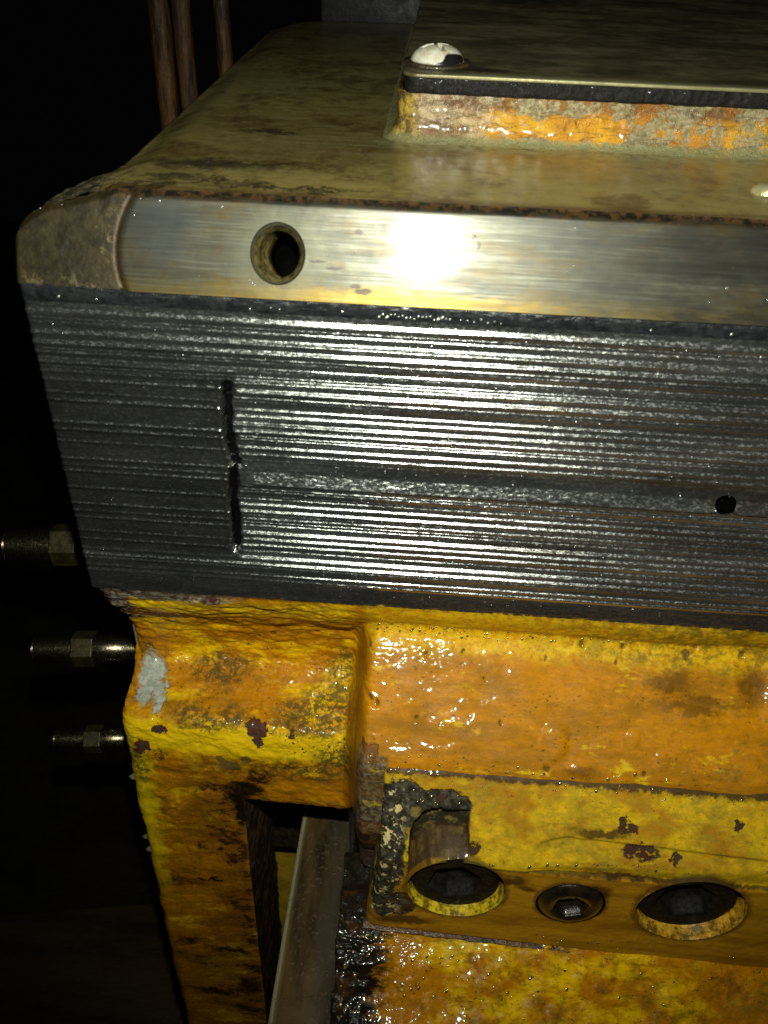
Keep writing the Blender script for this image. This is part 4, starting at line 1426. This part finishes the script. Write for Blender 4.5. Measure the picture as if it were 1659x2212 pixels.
hs = []
for hx, hz, hr in HOLES:
    zp, kz = zunmap(hx, hz)
    hs.append((hx, s_of_z(zp), hr, kz))
extra_x = [v for hx, _, hr, _k in hs for v in (hx - hr, hx + hr)]
extra_s = [v for _, s, hr, kz in hs for v in (s - hr * kz, s + hr * kz)]
PX0, PX1 = hs[0][0] - hs[0][2] * 1.02, hs[0][0] + hs[0][2] * .16     # pocket above the first bolt
xs = ins(np.concatenate([np.linspace(BXL, .125, 330), np.linspace(.125, .26, 160)]), extra_x + [PX0, PX0 + .0004, PX1, PX1 + .0004])
ss = ins(sl, extra_s)
A, Sg = np.meshgrid(xs, ss, indexing='ij')
keep = np.ones((len(xs) - 1, len(ss) - 1), bool)
A2, S2 = A.copy(), Sg.copy()
for c in hs:
    A2, S2 = hole_warp(A2, S2 / c[3], (c[0], c[1] / c[3]), c[2], 1.22)
    S2 = S2 * c[3]
    keep &= hole_keep(xs, ss / c[3], (c[0], c[1] / c[3]), c[2])
Yb = np.interp(S2, sl, PBk[:, 0])
Zb = zmap(A2, np.interp(S2, sl, PBk[:, 1]))
# shallow step on the right part of the bevel
stepz = np.where(A2 > .072, -.3262 - .012 * (A2 - .072), -.3262 - .25 * (.072 - A2))
st = sstep(0, .0022, stepz - Zb) * sstep(.055, .066, A2) * (Zb > -.3425)
dN = -.0018 * st
dN = dN + .0006 * fbm(np.stack([A2, Yb, Zb], -1), 70, 4, .6, seed=3) * (Zb > -.342) + .00025 * fbm(np.stack([A2, Yb, Zb], -1), 300, 4, .6, seed=5)
worn = (1 - sstep(.010, .018, A2 + .003 * fbm(np.stack([A2, Yb, Zb], -1), 100, 3, .6, seed=2)))
dN = dN + worn * .0007 * fbm(np.stack([A2, Yb, Zb], -1), 380, 4, .65, seed=7)
Yb = Yb - dN
# pocket: flat vertical back wall flush with the first counterbore
hx, hsz, hr, _k = hs[0]
ztop = HOLES[0][1]
PKT = -.3210
cx = PX0 + .0125
inx = (A2 >= PX0 + .0003) & (A2 <= PX1 + .0002)
outl = np.where(A2 < cx, PKT - .0125 + np.sqrt(np.clip(.0125 ** 2 - (A2 - cx) ** 2, 0, None)), PKT)
inp = inx & (Zb < outl) & (S2 < hsz - hr * .0) & (Zb > -.372)
dx = np.abs(A2 - hx)
above = Zb > (HOLES[0][1] + np.sqrt(np.clip(hr ** 2 - dx ** 2, 0, None)) - .00005)
inp &= above
conc = .0060 * np.sqrt(np.clip(1 - ((A2 - (PX0 + PX1) / 2) / ((PX1 - PX0) / 2)) ** 2, 0, 1))
depthY = BY + .0150 + conc * .5 + .0010 * fbm(np.stack([A2, Yb * 0, Zb], -1), 160, 4, .6, seed=4)
Yb = np.where(inp, np.maximum(Yb, depthY + (outl - Zb) * -.05), Yb)
# rounded left end, worn away at the upper corner
e = np.clip((BXL + .003 - A2) / .003, 0, 1)
Yb = Yb + .003 * (1 - np.sqrt(1 - e ** 2))
A2 = A2 + np.exp(-(A2 - BXL) / .003) * (.0006 * fbm(np.stack([A2 * 0, Zb, Zb * 0], -1), 260, 4, .6, seed=8) - .10 * np.clip(-.345 - Zb, 0, .05))
P = np.stack([A2, Yb, Zb], -1)
Nn = sheet_normals(P)
Xp, Zp = P[..., 0], P[..., 2]
pts = pick(P, Nn, (Xp < .004) & (Xp > -.005) & (Zp < -.318) & (Zp > -.385) & ~inp, 40, 1) + pick(P, Nn, (Xp < .17) & (Zp < -.3085) & (Zp > -.3125), 30, 2) + pick(P, Nn, (Xp > .033) & (Xp < .17) & (abs(Zp - (-.3425 + .062 * Xp)) < .0012), 26, 3)
pts += pick(P, Nn, (Xp < .17) & (Zp < -.3900), 30, 4) + pick(P, Nn, (Xp > .004) & (Xp < .028) & (Zp < -.315) & (Zp > -.3205), 14, 6)
glint_beads("oil_glint_beads", pts, MAT['oil'], block, .00025, .0007, 6, .45)
sd = P[:1].copy(); sd[..., 1] = np.maximum(sd[..., 1], -.02)
P = np.concatenate([sd, P], 0)
keep = np.concatenate([np.ones((1, keep.shape[1]), bool), keep], 0)
link("block_body", grid_mesh(P, keep, flip=False), MAT['block'], block, orient=True)

# counterbores
for k, (hx, hz, hr) in enumerate(HOLES):
    fl = .0180 if k != 1 else .0030
    kz = zunmap(hx, hz)[1]
    pr = [(hr * 1.004, .0003), (hr, 0), (hr * .995, -.001), (hr * .985, -fl), (hr * .35, -fl - .0004), (.0001, -fl - .0004)]
    me = lathe(pr, 72, (hx, BY, hz), (0, -1, 0))
    for v in me.vertices:                                   # same growth as the face round it
        zp = zunmap(hx, hz)[0] + (v.co.z - hz) * kz
        v.co.z = float(zmap(v.co.x, zp))
    if k == 0:
        # open the upper left of the first bore into the pocket
        bm = bmesh.new(); bm.from_mesh(me)
        bad = [f for f in bm.faces if f.calc_center_median().z > hz + hr * .05 and f.calc_center_median().x < hx + hr * .10
               and (Vector((f.calc_center_median().x - hx, f.calc_center_median().z - hz)).length > hr * .97)]
        bmesh.ops.delete(bm, geom=bad, context='FACES')
        bm.to_mesh(me); bm.free()
    o = link("counterbore", me, (MAT['bore1'], MAT['bolt'], MAT['bore'])[k], block)


def socket_bolt(name, c, ro, rs, back, depth, dome=.0, lab=None):
    """cap head with a hexagon socket, axis along -Y; c = (x, y, z) of the head's front."""
    parts = []
    cx_, cy_, cz_ = c
    ring = [(ro * .90, -back), (ro, -back), (ro, -.0011), (ro * .985, -.0004), (ro * .95, .0), (ro * .90, dome * .4)]
    ring += [(rs * 1.25, dome), (rs * 1.12, dome * .85)]
    me = lathe(ring, 64, c, (0, -1, 0))
    # hexagon well: join ring's inner circle to a hexagon and push it in
    bm = bmesh.new(); bm.from_mesh(me)
    nseg = 60
    r_in = rs * 1.12
    zf = dome * .85

    def pt(a, r, h):
        return Vector((cx_ + r * math.cos(a), cy_ - h, cz_ + r * math.sin(a)))

    def hexr(a):
        a = (a + math.pi / 6 + .2) % (math.pi / 3) - math.pi / 6
        return rs * math.cos(math.pi / 6) / math.cos(a)
    rows = []
    for rr, hh in ((lambda a: r_in, zf), (lambda a: hexr(a) * 1.05, zf - .0002), (lambda a: hexr(a), zf - .0008), (lambda a: hexr(a) * .985, zf - depth), (lambda a: .0001, zf - depth - .0006)):
        rows.append([bm.verts.new(pt(2 * math.pi * i / nseg, rr(2 * math.pi * i / nseg), hh)) for i in range(nseg)])
    for a, b in zip(rows[:-1], rows[1:]):
        for i in range(nseg):
            j = (i + 1) % nseg
            bm.faces.new((a[i], a[j], b[j], b[i]))
    bmesh.ops.remove_doubles(bm, verts=bm.verts, dist=2e-6)
    bmesh.ops.recalc_face_normals(bm, faces=bm.faces)
    bm.to_mesh(me); bm.free()
    o = link(name, me, MAT['bolt'] if dome < .001 else MAT['capscrew'], block)
    if lab:
        o["label"] = lab
    return o


(h1, h2, h3) = HOLES
socket_bolt("socket_bolt", (h1[0] - .0003, BY + .0035, h1[1]), h1[2] * .90, h1[2] * .56, .007, .0065, .0004, "large socket bolt under the rounded pocket")
socket_bolt("set_screw", (h2[0], BY - .0004, h2[1]), h2[2] * .96, h2[2] * .52, .003, .0045, .0022, "small oily domed screw between the two large bolts")
socket_bolt("socket_bolt", (h3[0] - .0008, BY + .0050, h3[1] + .0004), h3[2] * .93, h3[2] * .55, .006, .0065, .0004, "large black socket bolt with clean orange bore")

# ------------------------------------------------------------------ lower casting, glossy with oil, seam above it
lower = thing("lower_casting", "glossy oil-soaked yellow casting below the clamp block, black with grease at its left", "machine casting", (.12, -.09, -.55))
KW = [(-.020, -.3985), (-.050, -.3990), (-.0585, -.3992), (-.0640, -.4005), (-.0700, -.4040), (-.0800, -.4120), (-.0950, -.4200), (-.130, -.433), (-.170, -.450), (-.21, -.49), (-.23, -.55)]
PW = catmull(KW, 18)
xs = np.concatenate([np.linspace(-.0235, .02, 90), np.linspace(.0205, .26, 260)])
A, idx = np.meshgrid(xs, np.arange(len(PW)), indexing='ij')
Yw, Zw = PW[idx, 0].copy(), PW[idx, 1].copy() - .070 * np.clip(A, -.02, .3) * (1 - sstep(-.07, -.05, PW[idx, 0]))
P = np.stack([A, Yw, Zw], -1)
dv = np.gradient(P, axis=1)
N = np.stack([dv[..., 0] * 0, dv[..., 2], -dv[..., 1]], -1)
N /= np.linalg.norm(N, axis=-1, keepdims=True) + 1e-12
lf = 1 - sstep(-.005, .02, A)
d = .0016 * fbm(P, 60, 4, .6, seed=11) + .0008 * fbm(P, 230, 4, .6, seed=13) + lf * .0026 * fbm(P, 150, 4, .6, stretch=(.35, 1, 1), seed=15)
P = P + N * d[..., None]
P[..., 0] += np.exp(-(A + .0235) / .003) * .002 * fbm(np.stack([A * 0, Yw, Zw], -1), 160, 4, .6, seed=2)
sd = P[:1].copy(); sd[..., 2] = -.75
Nn = sheet_normals(P)
Xp, Yp = P[..., 0], P[..., 1]
pts = pick(P, Nn, (Xp > -.022) & (Xp < .012) & (Yp < -.06), 150, 1) + pick(P, Nn, (Xp > .01) & (Xp < .20) & (Yp < -.062) & (Yp > -.10), 50, 2) + pick(P, Nn, (Xp > .01) & (Xp < .07) & (Yp < -.066) & (Yp > -.080), 50, 3)
glint_beads("oil_glint_beads", pts, MAT['oilpaint'], lower, .00022, .00080, 4, .4)
P = np.concatenate([sd, P], 0)
link("lower_body", grid_mesh(P), MAT['lower'], lower, orient=True)
# seam bead between block and lower casting
A, T = np.meshgrid(np.linspace(-.012, .26, 420), np.linspace(0, 1, 12), indexing='ij')
th = T * math.pi
Yq = BY + .002 - .0032 * np.sin(th) + .0008 * fbm(np.stack([A, T * .01, T * 0], -1), 260, 4, .6, seed=2)
Zq = -.3945 - .070 * A - .0042 * T - .0008 * np.cos(th) + .0005 * fbm(np.stack([A, T * 0, T * 0], -1), 120, 4, .6, seed=5)
link("sealant_bead", grid_mesh(np.stack([A, Yq, Zq], -1), flip=False), MAT['bead'], lower, orient=True)

# greasy inner body behind the block's left end
inner = link("greasy_body", box_mesh(-.0245, .25, .004, .12, -.75, -.372, .002, 12, .002, 90, 3), MAT['grease'], cast)
link("rusty_stub", box_mesh(-.0165, -.002, -.0300, .01, -.395, -.360, .003, 8, .002, 200, 2), MAT['iron2'], cast)

# ------------------------------------------------------------------ slideway bar running toward the viewer
rail = thing("slide_rail", "brown oiled steel guide rail running forward between leg and clamp block", "guide rail", (-.041, -.05, -.50))
bm = bmesh.new()
n = 60
prof = [(-.0160, -.030), (-.0160, -.0036), (-.0155, -.0022), (-.0135, -.0009), (-.008, -.0002), (0, 0), (.008, -.0002), (.0135, -.0008), (.0152, -.0020), (.0156, -.0034), (.0156, -.030)]
rows = []
for k in range(n + 1):
    y = -.26 + (.10 + .26) * k / n
    cxr = -.0405 + (y * .004) + .09 * (y + .03) ** 2 * (1 if y > -.03 else 0)
    rows.append([bm.verts.new((cxr + px_, y, -.460 + pz_)) for px_, pz_ in prof])
for a, b in zip(rows[:-1], rows[1:]):
    for i in range(len(prof) - 1):
        bm.faces.new((a[i], a[i + 1], b[i + 1], b[i]))
bm.faces.new(rows[-1]); bm.faces.new(rows[0][::-1])
bmesh.ops.recalc_face_normals(bm, faces=bm.faces)
me = bpy.data.meshes.new("m"); bm.to_mesh(me); bm.free()
link("rail_bar", me, MAT['rail'], rail)
link("wiper_channel", box_mesh(-.0248, -.0205, -.26, .08, -.50, -.4625, .001), MAT['grease'], rail)

# yellow panel and dark bracket in the opening behind the rail
back = thing("inner_panel", "yellow inner panel seen through the gap between leg and rail", "panel", (-.08, .14, -.9))
link("panel_sheet", box_mesh(-.20, .02, .135, .15, -.95, -.580, .002, 10, .002, 30, 4), MAT['panel'], back)
br = link("dark_bracket", box_mesh(-.12, .0, .10, .16, -.592, -.40, .003, 4, .001, 60, 1), MAT['iron'], back)

# ------------------------------------------------------------------ hose fittings out of the dark at the left
def fitting(at, s, label, tail):
    t = thing("pipe_fitting", label, "pipe fitting", at, "steel fittings sticking out left of the casting")
    ax = Vector((1, .10, .0)).normalized()
    o0 = Vector(at)

    def seg_(name, pr, mat):
        return link(name, lathe([(r * s, hh * s) for r, hh in pr], 48, o0, ax), mat, t)
    pr = [(.0001, 0.0), (.0055, .0002), (.0075, .0010)]
    hh = .0015
    while hh < .024:
        pr += [(.0072 + hh * .06, hh), (.0065 + hh * .06, hh + .0006)]
        hh += .0012
    pr += [(.0086, .0245)]
    seg_("threaded_end", pr, MAT['fit'])
    hx_ = [(.0108 * s * math.cos(a), .0108 * s * math.sin(a)) for a in [i * math.pi / 3 + .3 for i in range(6)]]
    link("hex_nut", prism(hx_, .0245 * s, .037 * s, o0, ax, .0006 * s), MAT['fitnut'], t, smooth=False)
    seg_("tail", [(.0001, .036), (.0085, .036), (.0088, .0375), (.0085, .056), (.0075, .057), (.0078, tail)], MAT['fit'])
    return t


fitting((-.2440, .126, -.3370), 1.20, "highest steel fitting, its threaded nose beside the grooved steel face", .12)
fitting((-.2330, .106, -.4035), 1.05, "middle steel fitting with long smooth tail, beside the broken yellow lip", .12)
fitting((-.2140, .070, -.4440), .80, "lowest and smallest steel fitting, pointing out beside the yellow leg top", .12)

# ------------------------------------------------------------------ pipes standing behind the table
for k, (xa, xb, r, lab) in enumerate(((-.1800, -.1790, .0068, "leftmost of the three rusty pipes behind the table, reaching lowest"),
                                      (-.1655, -.1640, .0058, "middle rusty pipe behind the table, close to its left neighbour"),
                                      (-.1400, -.1390, .0050, "rightmost rusty pipe behind the table, standing apart with a bright glint"))):
    pr = [(r * (1 + .03 * math.sin(i * 1.9 + k)), -.40 + i * .01) for i in range(60)]
    me = lathe(pr, 32, (xa, .35, 0), ((xb - xa) * 2, .0, 1))
    o = link("rusty_pipe", me, MAT['rustpipe'])
    o["label"] = lab
    o["category"] = "pipe"
    o["group"] = "rusty pipes behind the table"

# dim machine column far behind the table
col = thing("rear_steel_block", "dim blue-grey steel block with ribbed top behind the far edge of the table", "steel block", (-.06, .44, -.12))
link("block_face", box_mesh(-.085, .22, .40, .46, -.12, -.0735, .002), MAT['soot'], col)
for i in range(16):
    x = -.0835 + i * .0042
    link("rib", box_mesh(x, x + .0026, .398, .455, -.0745, -.0600, .0004), MAT['soot'], col)

# floor
fl = link("floor", mesh_from([(-3, -1.5, -.985), (2, -1.5, -.985), (2, 2.5, -.985), (-3, 2.5, -.985)], [(0, 1, 2, 3)]), MAT['floor'])
fl["kind"] = "structure"
fp = link("floor_plate", box_mesh(-.60, .5, -.6, .30, -.984, -.978, .001), MAT['floorplate'], None, smooth=False)
fp.rotation_euler = (0, 0, .16)
fp["kind"] = "structure"
